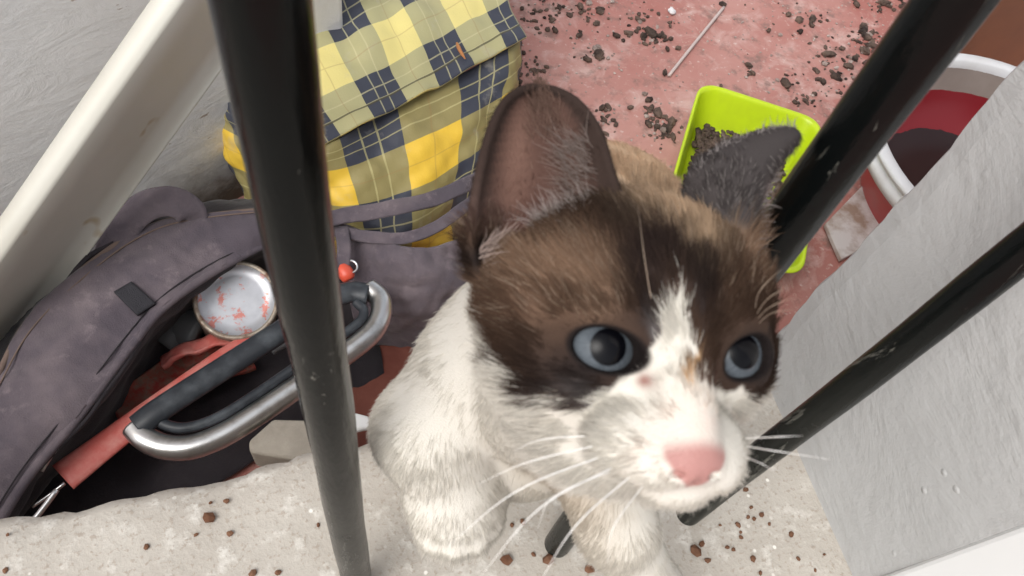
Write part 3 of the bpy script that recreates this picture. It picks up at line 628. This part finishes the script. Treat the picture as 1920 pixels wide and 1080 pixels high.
# right foreleg, lifted
ell((0.070, 0.138, 0.215), (0.022, 0.024, 0.034), 0.015)
cap((0.064, 0.136, 0.222), (0.0480, 0.123, 0.196), 0.022, 0.0250, 0.010)
cap((0.0480, 0.123, 0.196), (0.0555, 0.108, 0.172), 0.0250, 0.0235, 0.008)
ell((0.0585, 0.0965, 0.156), (0.0235, 0.0215, 0.0190), 0.014)
for dx, dy, dz in ((-.0125, -.011, -.004), (-.0045, -.0165, -.003), (.0045, -.0165, -.003), (.012, -.010, -.004)): ell((0.0585 + dx * 1.2, 0.0965 + dy * .98, 0.155 + dz), (0.0066, 0.0085, 0.0080), 0.006)
# left foreleg, set down in front of the bar
ell((0.113, 0.112, 0.215), (0.026, 0.027, 0.040), 0.015)
cap((0.114, 0.105, 0.210), (0.131, 0.066, 0.165), 0.024, 0.0185, 0.012)
cap((0.131, 0.066, 0.165), (0.158, 0.040, 0.110), 0.0180, 0.0165, 0.010)
cap((0.158, 0.040, 0.110), (0.181, 0.018, 0.020), 0.0160, 0.0140, 0.010)
ell((0.184, 0.010, 0.013), (0.0170, 0.0210, 0.0130), 0.008)
for dx, dy in ((-.012, -.012), (-.004, -.0175), (.004, -.0175), (.012, -.012)): ell((0.184 + dx, 0.010 + dy, 0.0095), (0.0062, 0.0085, 0.0085), 0.003)
# head
hell((0, 1.0, -1.2), (4.1, 3.5, 3.6), 0.8)
hell((0, 0.1, 0.1), (3.75, 2.7, 2.35), 0.8)
hell((-2.75, -0.55, -0.3), (1.85, 1.6, 1.8), 0.8); hell((2.55, -0.6, -0.3), (1.6, 1.65, 1.8), 0.8)
hell((-3.5, 1.1, -1.0), (1.35, 1.6, 1.5), 0.8); hell((3.3, 1.5, -1.1), (1.25, 1.7, 1.5), 0.8)
hcap((0.0, 1.7, 1.7), (0.02, -2.2, 3.1), 0.90, 0.80, 0.7)
hell((-0.85, -2.45, 2.10), (1.38, 1.00, 1.02), 0.7); hell((1.0, -2.65, 2.15), (1.15, 1.10, 1.05), 0.7)
hell((-0.5, -2.9, 2.70), (0.88, 0.66, 0.76), 0.5); hell((0.85, -2.95, 2.70), (0.85, 0.72, 0.78), 0.5)
hell((0.2, -3.65, 2.05), (1.0, 0.58, 0.85), 0.4)
hell((-1.80, .92, 1.40), (1.2, 0.5, 0.78), 0.5); hell((2.15, .88, 1.3), (1.1, 0.5, 0.78), 0.5)     # brows
hell((-0.02, -2.72, 3.42), (0.80, 0.56, 0.52), 0.34)                                   # nose
hell((0.0, -3.26, 3.56), (0.04, 0.30, 0.24), 0.12, 's')                              # philtrum
for sgn in (-1, 1): hell((-0.02 + sgn * 0.50, -2.98, 3.72), (0.19, 0.10, 0.26), 0.08, 's')   # nostrils
EYES = (((-1.78, -0.08, 1.00), 1.12), ((2.14, -0.16, 0.88), 1.12))
def rotY(a): c, s = math.cos(a), math.sin(a); return np.array([[c, 0, s], [0, 1, 0], [-s, 0, c]])
def rotZ(a): c, s = math.cos(a), math.sin(a); return np.array([[c, -s, 0], [s, c, 0], [0, 0, 1]])
for (c, r), sg in zip(EYES, (-1, 1)): hell(c, (r + .30, r + .22, r + .20), 0.35, 'u')            # lids bulge round the ball
OPEN = []
for (c, r), sg, rr in zip(EYES, (-1, 1), ((0.95, 0.575), (0.92, 0.60))):
    rot = rotY(sg * math.radians(8)) @ rotZ(sg * math.radians(12))
    cc = np.array(c) + rot @ np.array([.03, 0, r + .1])
    OPEN.append((cc, rot, rr)); hell(cc, (rr[0], rr[1], 0.95), 0.07, 's', rot)
# ears: cupped shells given by their two rims (head frame)
def ear_pts(Lr, Rr, depth, n=90, mm=70):
    L_, R_ = catmull(Lr, n), catmull(Rr, n); out = []
    for i in range(n):
        t = i / (n - 1); s = np.linspace(-1, 1, mm)[:, None]
        mid = (L_[i] + R_[i]) / 2 + s * (R_[i] - L_[i]) / 2
        mid = mid + np.array([0, 0, 1.0]) * depth(t) * (1 - s * s) ** 0.8
        out.append(mid)
    return np.array(out)
EAR_R = ear_pts([(-4.9, 1.7, -.7), (-5.2, 2.6, -.4), (-5.2, 3.3, -.35), (-5.0, 4.7, -.62), (-4.65, 6.1, -.95), (-4.15, 7.1, -1.27), (-3.45, 7.6, -1.55), (-3.0, 7.68, -1.6)],
                [(-0.5, 3.1, .2), (-0.75, 3.8, -.05), (-1.08, 5.1, -.47), (-1.40, 6.35, -.85), (-1.95, 7.2, -1.2), (-2.55, 7.6, -1.5), (-2.85, 7.68, -1.6)], lambda t: -1.45 * (1 - t) ** 0.9 - .1)
EAR_L = ear_pts([(1.7, 3.9, -1.2), (1.95, 5.4, -1.0), (2.82, 6.2, -1.0), (3.78, 6.7, -1.05), (4.76, 7.05, -1.1), (5.4, 7.15, -1.15), (5.68, 7.05, -1.2)],
                [(3.6, 1.9, -.6), (3.75, 3.3, -.45), (3.95, 4.4, -.6), (4.35, 5.25, -.8), (4.85, 6.0, -.98), (5.4, 6.6, -1.1), (5.66, 6.9, -1.18)], lambda t: 0.95 * (1 - t) ** 0.7 + .05)
def ear_prim(pts, r0, r1, k):
    w_ = toW(pts); n = len(w_); r = np.linspace(r0, r1, n)[:, None] * np.ones(w_.shape[1])
    prims.append(('splat', w_.reshape(-1, 3), (r * HU).ravel(), k * HU, 'u'))
ear_prim(EAR_R, 0.19, 0.12, 0.35); ear_prim(EAR_L, 0.19, 0.12, 0.35)

def smin(a, b, k, op):
    if op == 's':
        h = np.clip(0.5 - 0.5 * (b + a) / k, 0, 1); return a * (1 - h) - b * h + k * h * (1 - h)
    h = np.clip(0.5 + 0.5 * (a - b) / k, 0, 1); return a * (1 - h) + b * h - k * h * (1 - h)
def axis(lo, a, b, hi, fine, coarse):
    l = np.arange(a - fine, lo, -coarse)[::-1] if lo < a else np.array([]); m_ = np.arange(a, b, fine); r = np.arange(b + coarse * .5, hi, coarse) if hi > b else np.array([])
    return np.concatenate([l, m_, r])
FINE = 0.00072
gx, gy, gz = axis(0.0, .036, .150, 0.215, FINE, .0013), axis(-.018, .020, .145, 0.238, FINE, .0013), axis(-.008, .295, .405, 0.43, FINE, .0013)
V = np.full((len(gx), len(gy), len(gz)), 0.05, np.float32)
for fn, lo, hi, k, op in prims:
    if isinstance(fn, str):
        pts, rad = lo, hi; m_ = 0.006
        T = np.full(V.shape, 0.05, np.float32)
        i0, i1 = np.searchsorted(gx, pts[:, 0] - m_), np.searchsorted(gx, pts[:, 0] + m_)
        j0, j1 = np.searchsorted(gy, pts[:, 1] - m_), np.searchsorted(gy, pts[:, 1] + m_)
        k0, k1 = np.searchsorted(gz, pts[:, 2] - m_), np.searchsorted(gz, pts[:, 2] + m_)
        for q in range(0, len(pts), 1):
            s = (slice(i0[q], i1[q]), slice(j0[q], j1[q]), slice(k0[q], k1[q]))
            d2 = ((gx[s[0]] - pts[q, 0]) ** 2)[:, None, None] + ((gy[s[1]] - pts[q, 1]) ** 2)[None, :, None] + ((gz[s[2]] - pts[q, 2]) ** 2)[None, None, :]
            T[s] = np.minimum(T[s], np.sqrt(d2) - rad[q])
        a0, a1 = pts.min(0) - .012, pts.max(0) + .012
        s = (slice(*np.searchsorted(gx, (a0[0], a1[0]))), slice(*np.searchsorted(gy, (a0[1], a1[1]))), slice(*np.searchsorted(gz, (a0[2], a1[2]))))
        V[s] = smin(V[s], T[s], k, op); del T
        continue
    s = (slice(*np.searchsorted(gx, (lo[0], hi[0]))), slice(*np.searchsorted(gy, (lo[1], hi[1]))), slice(*np.searchsorted(gz, (lo[2], hi[2]))))
    if 0 in V[s].shape: continue
    G = np.stack(np.meshgrid(gx[s[0]], gy[s[1]], gz[s[2]], indexing='ij'), -1)
    V[s] = smin(V[s], fn(G).astype(np.float32), k, op)
def surface_nets(V, gx, gy, gz):
    neg = V < 0
    nx, ny, nz = V.shape
    cnt = np.zeros((nx - 1, ny - 1, nz - 1), np.int8)
    for a in (0, 1):
        for b in (0, 1):
            for c in (0, 1): cnt += neg[a:nx - 1 + a, b:ny - 1 + b, c:nz - 1 + c]
    act = np.argwhere((cnt > 0) & (cnt < 8)); idx = np.full(cnt.shape, -1, np.int64); idx[tuple(act.T)] = np.arange(len(act))
    cor = np.array([(a, b, c) for a in (0, 1) for b in (0, 1) for c in (0, 1)])
    val = np.stack([V[tuple((act + c).T)] for c in cor], 1)
    sm = np.zeros((len(act), 3)); nn = np.zeros(len(act))
    for i in range(8):
        for j in range(i + 1, 8):
            if np.abs(cor[i] - cor[j]).sum() != 1: continue
            a, b = val[:, i], val[:, j]; x = (a < 0) != (b < 0)
            t = np.where(x, a / np.where(x, a - b, 1), 0)
            sm += (cor[i] + t[:, None] * (cor[j] - cor[i])) * x[:, None]; nn += x
    fr = sm / nn[:, None]
    vs = np.empty_like(fr)
    for d, g in enumerate((gx, gy, gz)): vs[:, d] = g[act[:, d]] + fr[:, d] * (g[act[:, d] + 1] - g[act[:, d]])
    F = []
    for d in range(3):
        sl = [slice(None)] * 3; sh = [slice(None)] * 3; sl[d] = slice(0, -1); sh[d] = slice(1, None)
        A, B = neg[tuple(sl)], neg[tuple(sh)]
        e = np.argwhere(A != B); o1, o2 = [(1, 2), (2, 0), (0, 1)][d]
        e = e[(e[:, o1] > 0) & (e[:, o2] > 0) & (e[:, o1] < V.shape[o1] - 1) & (e[:, o2] < V.shape[o2] - 1)]
        fl_ = A[tuple(e.T)]
        def at(p, q):
            z = e.copy(); z[:, o1] -= p; z[:, o2] -= q; return idx[tuple(z.T)]
        quad = np.stack([at(1, 1), at(0, 1), at(0, 0), at(1, 0)], 1); quad[~fl_] = quad[~fl_][:, ::-1]
        F.append(quad)
    return vs, np.concatenate(F)
CV, CF = surface_nets(V, gx, gy, gz)
CV0 = CV.copy()
for _ in range(2):                                    # a touch of smoothing
    acc = np.zeros_like(CV); n_ = np.zeros(len(CV))
    for a in range(4):
        b = (a + 1) % 4
        np.add.at(acc, CF[:, a], CV[CF[:, b]]); np.add.at(n_, CF[:, a], 1); np.add.at(acc, CF[:, b], CV[CF[:, a]]); np.add.at(n_, CF[:, b], 1)
    CV = CV * .5 + .5 * acc / n_[:, None]
tri = np.concatenate([CF[:, [0, 1, 2]], CF[:, [0, 2, 3]]])
fnrm = np.cross(CV[tri[:, 1]] - CV[tri[:, 0]], CV[tri[:, 2]] - CV[tri[:, 0]])
area = np.linalg.norm(fnrm, axis=1) / 2
CN = np.zeros_like(CV)
for a in range(3): np.add.at(CN, tri[:, a], fnrm)
CN /= np.linalg.norm(CN, axis=1, keepdims=True) + 1e-12
# ------------------------------------------------------------------ coat colours (albedo by place on the body)
def sst(x, a, b): t = np.clip((x - a) / (b - a), 0, 1); return t * t * (3 - 2 * t)
def ear_coords(pl, pts):                               # nearest place on an ear shell: t (base..tip), s (-1..1), distance
    q = pts[::3, ::3]; n, m_ = q.shape[:2]; flat = q.reshape(-1, 3)
    bi = np.zeros(len(pl), int); bd = np.full(len(pl), 9.0)
    near = np.where((pl[:, 1] > 1.2) & np.all(pl > flat.min(0) - 1.2, 1) & np.all(pl < flat.max(0) + 1.2, 1))[0]
    for c in range(0, len(near), 4000):
        i = near[c:c + 4000]; d = ((pl[i, None, :] - flat[None]) ** 2).sum(-1); bi[i] = d.argmin(1); bd[i] = np.sqrt(d.min(1))
    return (bi // m_) / (n - 1), (bi % m_) / (m_ - 1) * 2 - 1, bd
GA = np.array([-6.5, -5.2, -4.9, -4.6, -4.3, -4.0, -3.4, -2.65, -2.17, -1.85, -1.6, -1.3, -1.13, -.93, -.60, -.38, -.27, -.20, -.15, -.02, .45, 1.5, 2.4, 3.0, 3.5, 3.9, 4.4, 4.8, 6])
GB = np.array([2.5, 1.6, .5, -.2, -.75, -1.1, -1.5, -1.82, -1.75, -1.33, -.9, -.65, -.45, 0, .60, 1.15, 1.7, 1.2, .40, -.41, -.9, -1.08, -1.18, -1.35, -1.05, -.6, .0, .6, 1.5])
WHITE = np.array([.57, .543, .485]); BROWN = np.array([.066, .039, .026]); LBROWN = np.array([.27, .172, .115]); DARK = np.array([.012, .0085, .008])
BEIGE = np.array([.60, .43, .285]); PINK = np.array([.38, .195, .175])
def gauss(a, b, ca, cb, sa, sb): return np.exp(-((a - ca) / sa) ** 2 - ((b - cb) / sb) ** 2)
def coat(pw, nrm, jit=0.0):
    pl = toL(pw); a, b, f = pl.T
    nz = wob(pl, .55, 71) * .10 + wob(pl, 1.6, 72) * .07
    if jit: nz = nz + rng.normal(0, jit, len(pl))
    a2, b2 = a + nz, b + nz * 1.1 + wob(pl, 1.1, 73) * .05
    col = np.repeat(BROWN[None], len(pl), 0)
    def mixc(w_, c): nonlocal col; w_ = np.clip(w_, 0, 1)[:, None]; col = col * (1 - w_) + np.asarray(c) * w_
    mixc(1.0 * gauss(a2, b2, -3.2, 1.95, 1.35, .85), LBROWN); mixc(.8 * gauss(a2, b2, -2.0, 1.75, .9, .5), LBROWN); mixc(.75 * gauss(a2, b2, 3.3, 2.9, .9, 1.0), LBROWN)
    mixc(.8 * gauss(a2, b2, -3.9, .9, .7, .7), BROWN * 1.5)
    mixc(.97 * gauss(a2, b2, -2.6, -.75, 1.6, 1.05), DARK); mixc(.9 * gauss(a2, b2, -1.0, 1.3, .62, 1.6), DARK * 1.3); mixc(.95 * gauss(a2, b2, .5, 1.7, .62, 1.3), DARK * 1.3)
    mixc(1.0 * gauss(a2, b2, 2.7, -.2, 1.5, 1.1), DARK); mixc(.85 * gauss(a2, b2, -1.0, 3.6, 1.1, .55), DARK); mixc(.95 * gauss(a2, b2, -5.0, 2.2, .55, .65), DARK * .8)
    mixc(.85 * gauss(a2, b2, -.4, 2.5, 1.1, .8), DARK * 2.0); mixc(.6 * gauss(a2, b2, 1.8, 2.6, .9, .7), BROWN * .8)
    mixc(.45 * gauss(a2, b2, -.75, .45, .22, .5), (.13, .13, .135)); mixc(.35 * gauss(a2, b2, -2.2, -1.35, 1.0, .22), (.12, .12, .125))
    mixc(.9 * gauss(a2, b2, 3.2, 4.2, .6, .5), DARK * 1.6)
    # nape and back
    mixc(.95 * gauss(a2, b2, .95, 3.95, 1.35, .95) * sst(f, 2.0, 1.0), BEIGE); mixc(.92 * gauss(a2, b2, 1.1, 3.2, .60, .75), BEIGE * .8)
    # white face, throat and body
    g = np.interp(a2, GA, GB)
    white = sst(g - b2, -.13, .13)
    body = np.maximum(sst(-f, 2.0, 2.6), sst(-b, 3.0, 3.6)) * 1.0
    side = sst(-f, .9, 1.5) * sst(b, 3.2, 2.4) * sst(-a, 2.0, 3.0)
    wt = np.maximum(np.maximum(white, body * (1 - sst(b, 2.2, 3.2))), side)
    mixc(wt, WHITE)
    mixc(body * sst(b, 2.2, 3.2), BEIGE)
    mixc(.32 * gauss(a2, b2, -.12, -1.7, .55, .75) * sst(f, 2.6, 3.1), (.72, .47, .40)); mixc(.35 * gauss(a2, b2, -.75, -2.4, .5, .5) * sst(f, 2, 2.8), (.72, .56, .49))
    mixc(.75 * gauss(a2, b2, .0, -.45, .10, .30) * sst(f, 2.4, 2.9), (.52, .30, .13))
    mixc(.85 * gauss(a, b, -.98, -.82, .16, .20), (.19, .06, .045)); mixc(.8 * gauss(a, b, 1.02, -.78, .10, .35), (.10, .05, .04))
    mixc(.8 * wt * np.exp(-((pw[:, 0] - .102) / .023) ** 2 - ((pw[:, 2] - .205) / .045) ** 2) * sst(-b, 2.6, 3.6), (.36, .30, .23))  # chest between the legs: tan strands plus shade painted into the coat
    # whisker-pad specks
    for (u_, v_) in ((-1.15, -2.35), (-.85, -2.6), (-1.4, -2.7), (-1.05, -2.95), (-.7, -3.05), (-1.5, -3.1)): mixc(.35 * gauss(a, b, u_, v_, .10, .07) * sst(f, 1.8, 2.4), (.30, .24, .20))
    # eye rims
    for (cc, rot, rr) in OPEN:
        q = (pl - cc) @ rot; d = np.hypot(q[:, 0] / rr[0], q[:, 1] / rr[1]); mixc(sst(d, 1.24, 1.06) * (np.abs(q[:, 2]) < 1.3), DARK * .75)
    # ears
    t, s, d = ear_coords(pl, EAR_R); on = sst(d, .42, .30) * sst(b, 2.6, 3.4)
    inner = sst((nrm @ HR)[:, 2], .0, .35)
    mixc(on, (.034, .022, .018))
    mixc(on * inner * sst(np.abs(s), .95, .62) * sst(t, .97, .70), (.085, .046, .036))
    mixc(on * inner * gauss(s, t, -.40, .48, .30, .24), (.17, .095, .072)); mixc(on * inner * gauss(s, t, .0, .12, .5, .13), (.10, .04, .035)); mixc(on * inner * gauss(s, t, -.8, .1, .3, .2), (.20, .12, .10))
    t, s, d = ear_coords(pl, EAR_L); on = sst(d, .42, .30) * sst(b, 3.3, 4.0)
    mixc(on, (.048, .041, .040)); mixc(on * gauss(s, t, .9, .45, .25, .2), (.16, .115, .105))
    # nose leather
    hw_ = .86 * np.clip(1 - np.clip((-2.45 - b) / .98, 0, 1) ** 1.7, 0, 1)
    nose = sst(f, 2.9, 3.1) * sst(hw_ - np.abs(a + .02), -.05, .12) * sst(-2.18 - b - .16 * ((a + .02) / .7) ** 2, -.26, .20) * sst(b + 3.45, -.02, .06)
    mixc(nose, PINK); mixc(nose * gauss(a, b, .0, -3.15, .12, .3) * .4, PINK * .55)
    return np.clip(col, .004, .95), nose, wt
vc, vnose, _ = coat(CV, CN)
m = M('coat'); at = m.n('Attribute'); at.attribute_name = 'coat'
nz_ = m.n('Attribute'); nz_.attribute_name = 'nose'
m.col(at.outputs['Color'], m.ramp(nz_.outputs['Fac'], 0, 1, .9, .38), 0.15)
m.b.inputs['Subsurface Weight'].default_value = 0.0
m.bump(m.vor(1300, m.co()), .35, .0005); MCOAT = m.m
cat = mesh_obj('cat', CV, CF, MCOAT)
ca = cat.data.attributes.new('coat', 'FLOAT_COLOR', 'POINT'); ca.data.foreach_set('color', np.column_stack([vc, np.ones(len(vc))]).astype(np.float32).ravel())
ca = cat.data.attributes.new('nose', 'FLOAT', 'POINT'); ca.data.foreach_set('value', vnose.astype(np.float32))
tag(cat, 'white cat with a dark brown mask and pale blue eyes, leaning through the bars', 'cat')

# ------------------------------------------------------------------ eyes
m = M('iris'); ax = m.n('Attribute'); ax.attribute_name = 'iris'
fv = m.n('Attribute'); fv.attribute_name = 'fibre'
fi = m.noise(2.2, 4, .65, fv.outputs['Vector'], .3)
c = m.mix(m.ramp(ax.outputs['Fac'], .38, .66), (.045, .053, .062), (.080, .092, .105)); c = m.mix(m.math('MULTIPLY', m.ramp(fi, .40, .62), .55), c, (.11, .125, .138))
c = m.mix(m.ramp(ax.outputs['Fac'], .80, 1.0), c, (.05, .06, .075)); c = m.mix(m.ramp(ax.outputs['Fac'], .47, .43), c, (.002, .002, .003))
m.col(c, .22, .12); m.b.inputs['Coat Weight'].default_value = .07; m.b.inputs['Coat Roughness'].default_value = .03; MIRIS = m.m
def eye(c, r, gaze):
    d = np.asarray(gaze, float); d /= np.linalg.norm(d)
    bm = bmesh.new(); bmesh.ops.create_uvsphere(bm, u_segments=48, v_segments=48, radius=r)
    rot = Vector(d).to_track_quat('Z', 'Y').to_matrix()
    ang = [math.acos(max(-1, min(1, v.co.z / r))) for v in bm.verts]
    loc2 = [(v.co.x, v.co.y) for v in bm.verts]
    for v in bm.verts:
        k = 1 + .06 * math.exp(-(math.acos(max(-1, min(1, v.co.z / r))) / .55) ** 2)
        v.co = Vector(toW(np.array(c) + np.array(rot @ (v.co * k))))
    o = bm_obj('eye', bm, MIRIS, cat, True)
    a_ = o.data.attributes.new('iris', 'FLOAT', 'POINT'); a_.data.foreach_set('value', np.array(ang, np.float32))
    fb = np.array([(math.cos(math.atan2(y, x)) * 3.2, math.sin(math.atan2(y, x)) * 3.2, q * 1.6) for (x, y), q in zip(loc2, ang)], np.float32)
    a2_ = o.data.attributes.new('fibre', 'FLOAT_VECTOR', 'POINT'); a2_.data.foreach_set('vector', fb.ravel())
    return o
eye(EYES[0][0], EYES[0][1], (-0.05, 0.06, 0.989)); eye(EYES[1][0], EYES[1][1], (0.10, 0.15, 0.975))

# ------------------------------------------------------------------ fur
def make_fur(n, seed):
    r = np.random.default_rng(seed)
    cen = CV[tri].mean(1); pl = toL(cen); a, b, f = pl.T
    head = sst(np.linalg.norm(pl - [0, .5, -.6], axis=1), 6.6, 5.6); earz = sst(b, 3.6, 4.2) * head
    wgt = area * (0.75 + 0.95 * head)
    wgt *= np.where(vnose[tri].mean(1) > .3, 0, 1)
    for (cc, rot, rr) in OPEN:
        q = (pl - cc) @ rot; d = np.hypot(q[:, 0] / rr[0], q[:, 1] / rr[1]); wgt *= np.where((d < 1.10) & (np.abs(q[:, 2]) < 1.4), 0, 1)
    pick = r.choice(len(tri), n, p=wgt / wgt.sum())
    u = r.random((n, 2)); u = np.where(u.sum(1, keepdims=True) > 1, 1 - u, u)
    T = tri[pick]; p = CV[T[:, 0]] + u[:, :1] * (CV[T[:, 1]] - CV[T[:, 0]]) + u[:, 1:] * (CV[T[:, 2]] - CV[T[:, 0]])
    nr = CN[T[:, 0]] * (1 - u.sum(1))[:, None] + CN[T[:, 1]] * u[:, :1] + CN[T[:, 2]] * u[:, 1:]; nr /= np.linalg.norm(nr, axis=1, keepdims=True)
    pl = toL(p); a, b, f = pl.T
    head = sst(np.linalg.norm(pl - [0, .5, -.6], axis=1), 6.8, 5.4)
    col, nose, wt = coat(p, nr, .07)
    # flow
    fl1 = (pl - np.array([.0, -2.3, 4.2])) @ HR.T; fl1 /= np.linalg.norm(fl1, axis=1, keepdims=True)
    fl2 = np.repeat(np.array([[0.0, 0.05, -1.0]]), n, 0)
    fl = fl1 * head[:, None] + fl2 * (1 - head)[:, None]
    fl = fl - nr * (fl * nr).sum(1, keepdims=True); fl /= np.linalg.norm(fl, axis=1, keepdims=True) + 1e-6
    cl = np.stack([wob(p, 70, 81), wob(p, 70, 82), wob(p, 70, 83)], 1) * .17 + np.stack([wob(p, 170, 84), wob(p, 170, 85), wob(p, 170, 86)], 1) * .10
    rd = r.normal(0, .12, (n, 3))
    d0 = nr * (.12 + .16 * head)[:, None] + fl * .95 + cl * (.16 + .84 * head)[:, None] + rd * (.45 + .55 * head)[:, None]; d0 /= np.linalg.norm(d0, axis=1, keepdims=True)
    # lengths in metres
    dn = np.linalg.norm(pl - [.2, -2.6, 3.6], axis=1)
    ln = np.interp(dn, [0.6, 1.2, 2.2, 3.5, 5, 7], [.0009, .0020, .0034, .0044, .0054, .0062]) * head + .0056 * (1 - head)
    ln = ln + .0030 * sst(a, 3.3, 4.4) * head * sst(b, 4.2, 3.2) - .002 * sst(-a, 4.2, 5.0) * head
    tR, sR, dR = ear_coords(pl, EAR_R); tL, sL, dL = ear_coords(pl, EAR_L)
    eR, eL = sst(dR, .45, .32) * sst(b, 3.0, 3.6), sst(dL, .45, .32) * sst(b, 3.5, 4.1)
    inner = ((nr @ HR)[:, 2] > .15) * eR
    ln = ln * (1 - eR) + .0020 * eR; ln = ln * (1 - eL) + .0024 * eL
    ln *= np.clip(r.normal(1, .22, n), .45, 1.6)
    keep = r.random(n) > inner * .8
    for (cc, rot, rr) in OPEN:
        q = (pl - cc) @ rot; d = np.hypot(q[:, 0] / rr[0], q[:, 1] / rr[1]); near = sst(d, 2.2, 1.15) * (np.abs(q[:, 2]) < 1.5); ln *= 1 - .72 * near
    col = col * np.clip(r.normal(1.0, .13, n), .6, 1.5)[:, None]
    agou = (r.random(n) < .10) * (1 - wt) * sst(col.max(1), .05, .09); col = col * (1 - .5 * agou[:, None]) + np.array([.42, .33, .25]) * .5 * agou[:, None]
    fz = (r.random(n) < .16) * eL; col = col * (1 - .55 * fz[:, None]) + np.array([.34, .31, .29]) * .55 * fz[:, None]
    grav = np.array([0, 0, -.25])
    k = np.linspace(0, 1, 5)
    pts = p[:, None, :] - nr[:, None, :] * .0004 + ln[:, None, None] * (k[None, :, None] * d0[:, None, :] + (k ** 2)[None, :, None] * (.35 * fl + grav * .5 + rd * .4 - nr * .12)[:, None, :])
    rad = np.array([.000085, .00008, .00007, .00005, .000015])[None, :] * np.where(head > .5, 1, 1.1)[:, None] * np.ones((n, 1))
    return pts[keep], rad[keep], col[keep]
def curves_obj(name, pts, rad, col, mat, parent):
    n, k = pts.shape[:2]
    hc = bpy.data.hair_curves.new(name); hc.add_curves([k] * n)
    hc.attributes['position'].data.foreach_set('vector', pts.astype(np.float32).ravel())
    ra = hc.attributes.get('radius') or hc.attributes.new('radius', 'FLOAT', 'POINT'); ra.data.foreach_set('value', rad.astype(np.float32).ravel())
    cc = hc.attributes.new('coat', 'FLOAT_COLOR', 'CURVE'); cc.data.foreach_set('color', np.column_stack([col, np.ones(n)]).astype(np.float32).ravel())
    hc.materials.append(mat)
    return link(bpy.data.objects.new(name, hc), parent)
m = M('fur_strand'); at = m.n('Attribute'); at.attribute_name = 'coat'
m.col(at.outputs['Color'], .8, .06)
tr_ = m.n('BsdfTranslucent'); m.t.links.new(at.outputs['Color'], tr_.inputs['Color']); mx = m.n('MixShader'); mx.inputs[0].default_value = .25
m.t.links.new(m.b.outputs[0], mx.inputs[1]); m.t.links.new(tr_.outputs[0], mx.inputs[2]); m.t.links.new(mx.outputs[0], m.out.inputs['Surface']); MFUR = m.m
curves_obj('fur', *make_fur(NFUR, 5), MFUR, cat)
# long pale hair inside the ears
def ear_hair(pts, spec, n, seed, name='ear_hair'):
    r = np.random.default_rng(seed); w_ = toW(pts); N, MM = w_.shape[:2]
    out, rad, col = [], [], []
    for (t0, t1, s0, s1, dl, L0, c0, k) in spec:
        for _ in range(int(n * k)):
            t, s = r.uniform(t0, t1), r.uniform(s0, s1)
            i, j = int(t * (N - 1)), int((s + 1) / 2 * (MM - 1)); p = pts[i, j] + np.array([0, 0, .12])
            d = np.array(dl) + r.normal(0, .16, 3); L = L0 * r.uniform(.6, 1.2); b_ = r.normal(0, .12, 3) + np.array([0, -.05, .0])
            q = np.linspace(0, 1, 6)[:, None]; out.append(toW(p + L * (q * d + q * q * b_))); rad.append(np.array([.00009, .00009, .00008, .00007, .00005, .00002])); col.append(np.array(c0) * r.uniform(.75, 1.15))
    return curves_obj(name, np.array(out), np.array(rad), np.array(col), MFUR, cat)
ear_hair(EAR_R, [(.08, .48, .50, .9, (-.70, .22, .35), 1.15, (.27, .22, .195), .5), (.02, .20, .1, .8, (-.65, .38, .45), 1.35, (.46, .40, .37), .75), (.0, .12, -.95, -.6, (.45, .5, .4), 1.1, (.42, .33, .29), .35), (.5, .85, -.1, .6, (-.35, .45, .3), .9, (.22, .14, .11), .6)], 620, 15)
ear_hair(EAR_L, [(.05, .55, .72, 1.0, (.55, .25, .35), .6, (.24, .21, .20), .25), (.1, .9, -1, -.9, (-.15, .5, .15), .55, (.30, .27, .26), .4)], 420, 16)

# ------------------------------------------------------------------ whiskers
m = M('whisker'); m.col((.86, .85, .82), .4, .4); MWH = m.m
def Wd(px, py, dist):
    r = RC @ np.array([px - 960.0, 540.0 - py, -FPX]); return r / np.linalg.norm(r) * dist + np.array([0, 0, CAM_H])
def whisker(pts, r=.00034, name='whisker', mat=None):
    c_ = catmull(pts, 24); bm = bmesh.new(); tube(bm, c_, np.linspace(r * .52, r * .10, 24), 6); return bm_obj(name, bm, mat or MWH, cat, True)
def wh(root, mid, tip, d1, d2, **k): whisker([toW(root), Wd(*mid, d1), Wd(*tip, d2)], **k)
wh((-1.9, -2.3, 2.2), (1017, 824), (965, 845), .187, .197, r=.0003)
wh((-1.9, -2.5, 2.3), (992, 866), (896, 908), .180, .198)
wh((-1.85, -2.75, 2.4), (967, 922), (829, 1034), .175, .195, r=.00038)
wh((-1.6, -3.0, 2.5), (1011, 954), (900, 1082), .172, .190, r=.00040)
wh((-1.2, -3.15, 2.7), (1080, 985), (1010, 1095), .172, .190, r=.00040)
wh((-1.5, -3.15, 2.3), (1040, 930), (1008, 990), .180, .195, r=.00026)
wh((-.8, -3.3, 2.7), (1150, 990), (1140, 1060), .175, .190, r=.00028)
wh((1.9, -2.3, 2.5), (1460, 819), (1505, 817), .180, .188, r=.00034)
wh((1.95, -2.5, 2.4), (1450, 845), (1560, 862), .180, .195, r=.00034)
wh((1.9, -2.75, 2.4), (1425, 868), (1452, 884), .178, .186, r=.00028)
m = M('brow_hair'); m.col((.42, .33, .25), .5, .3); MBH = m.m
for q in (((2.7, .95, 1.6), (1440, 560), (1487, 532)), ((2.8, .85, 1.5), (1445, 575), (1495, 556)), ((2.9, .7, 1.4), (1445, 588), (1490, 580)), ((2.7, 1.1, 1.6), (1425, 545), (1465, 505))): wh(*q, .185, .187, r=.00022, name='brow_whisker', mat=MBH)
wh((-.95, 1.3, 2.6), (1208, 480), (1196, 385), .176, .186, r=.0002, name='brow_whisker', mat=MBH)
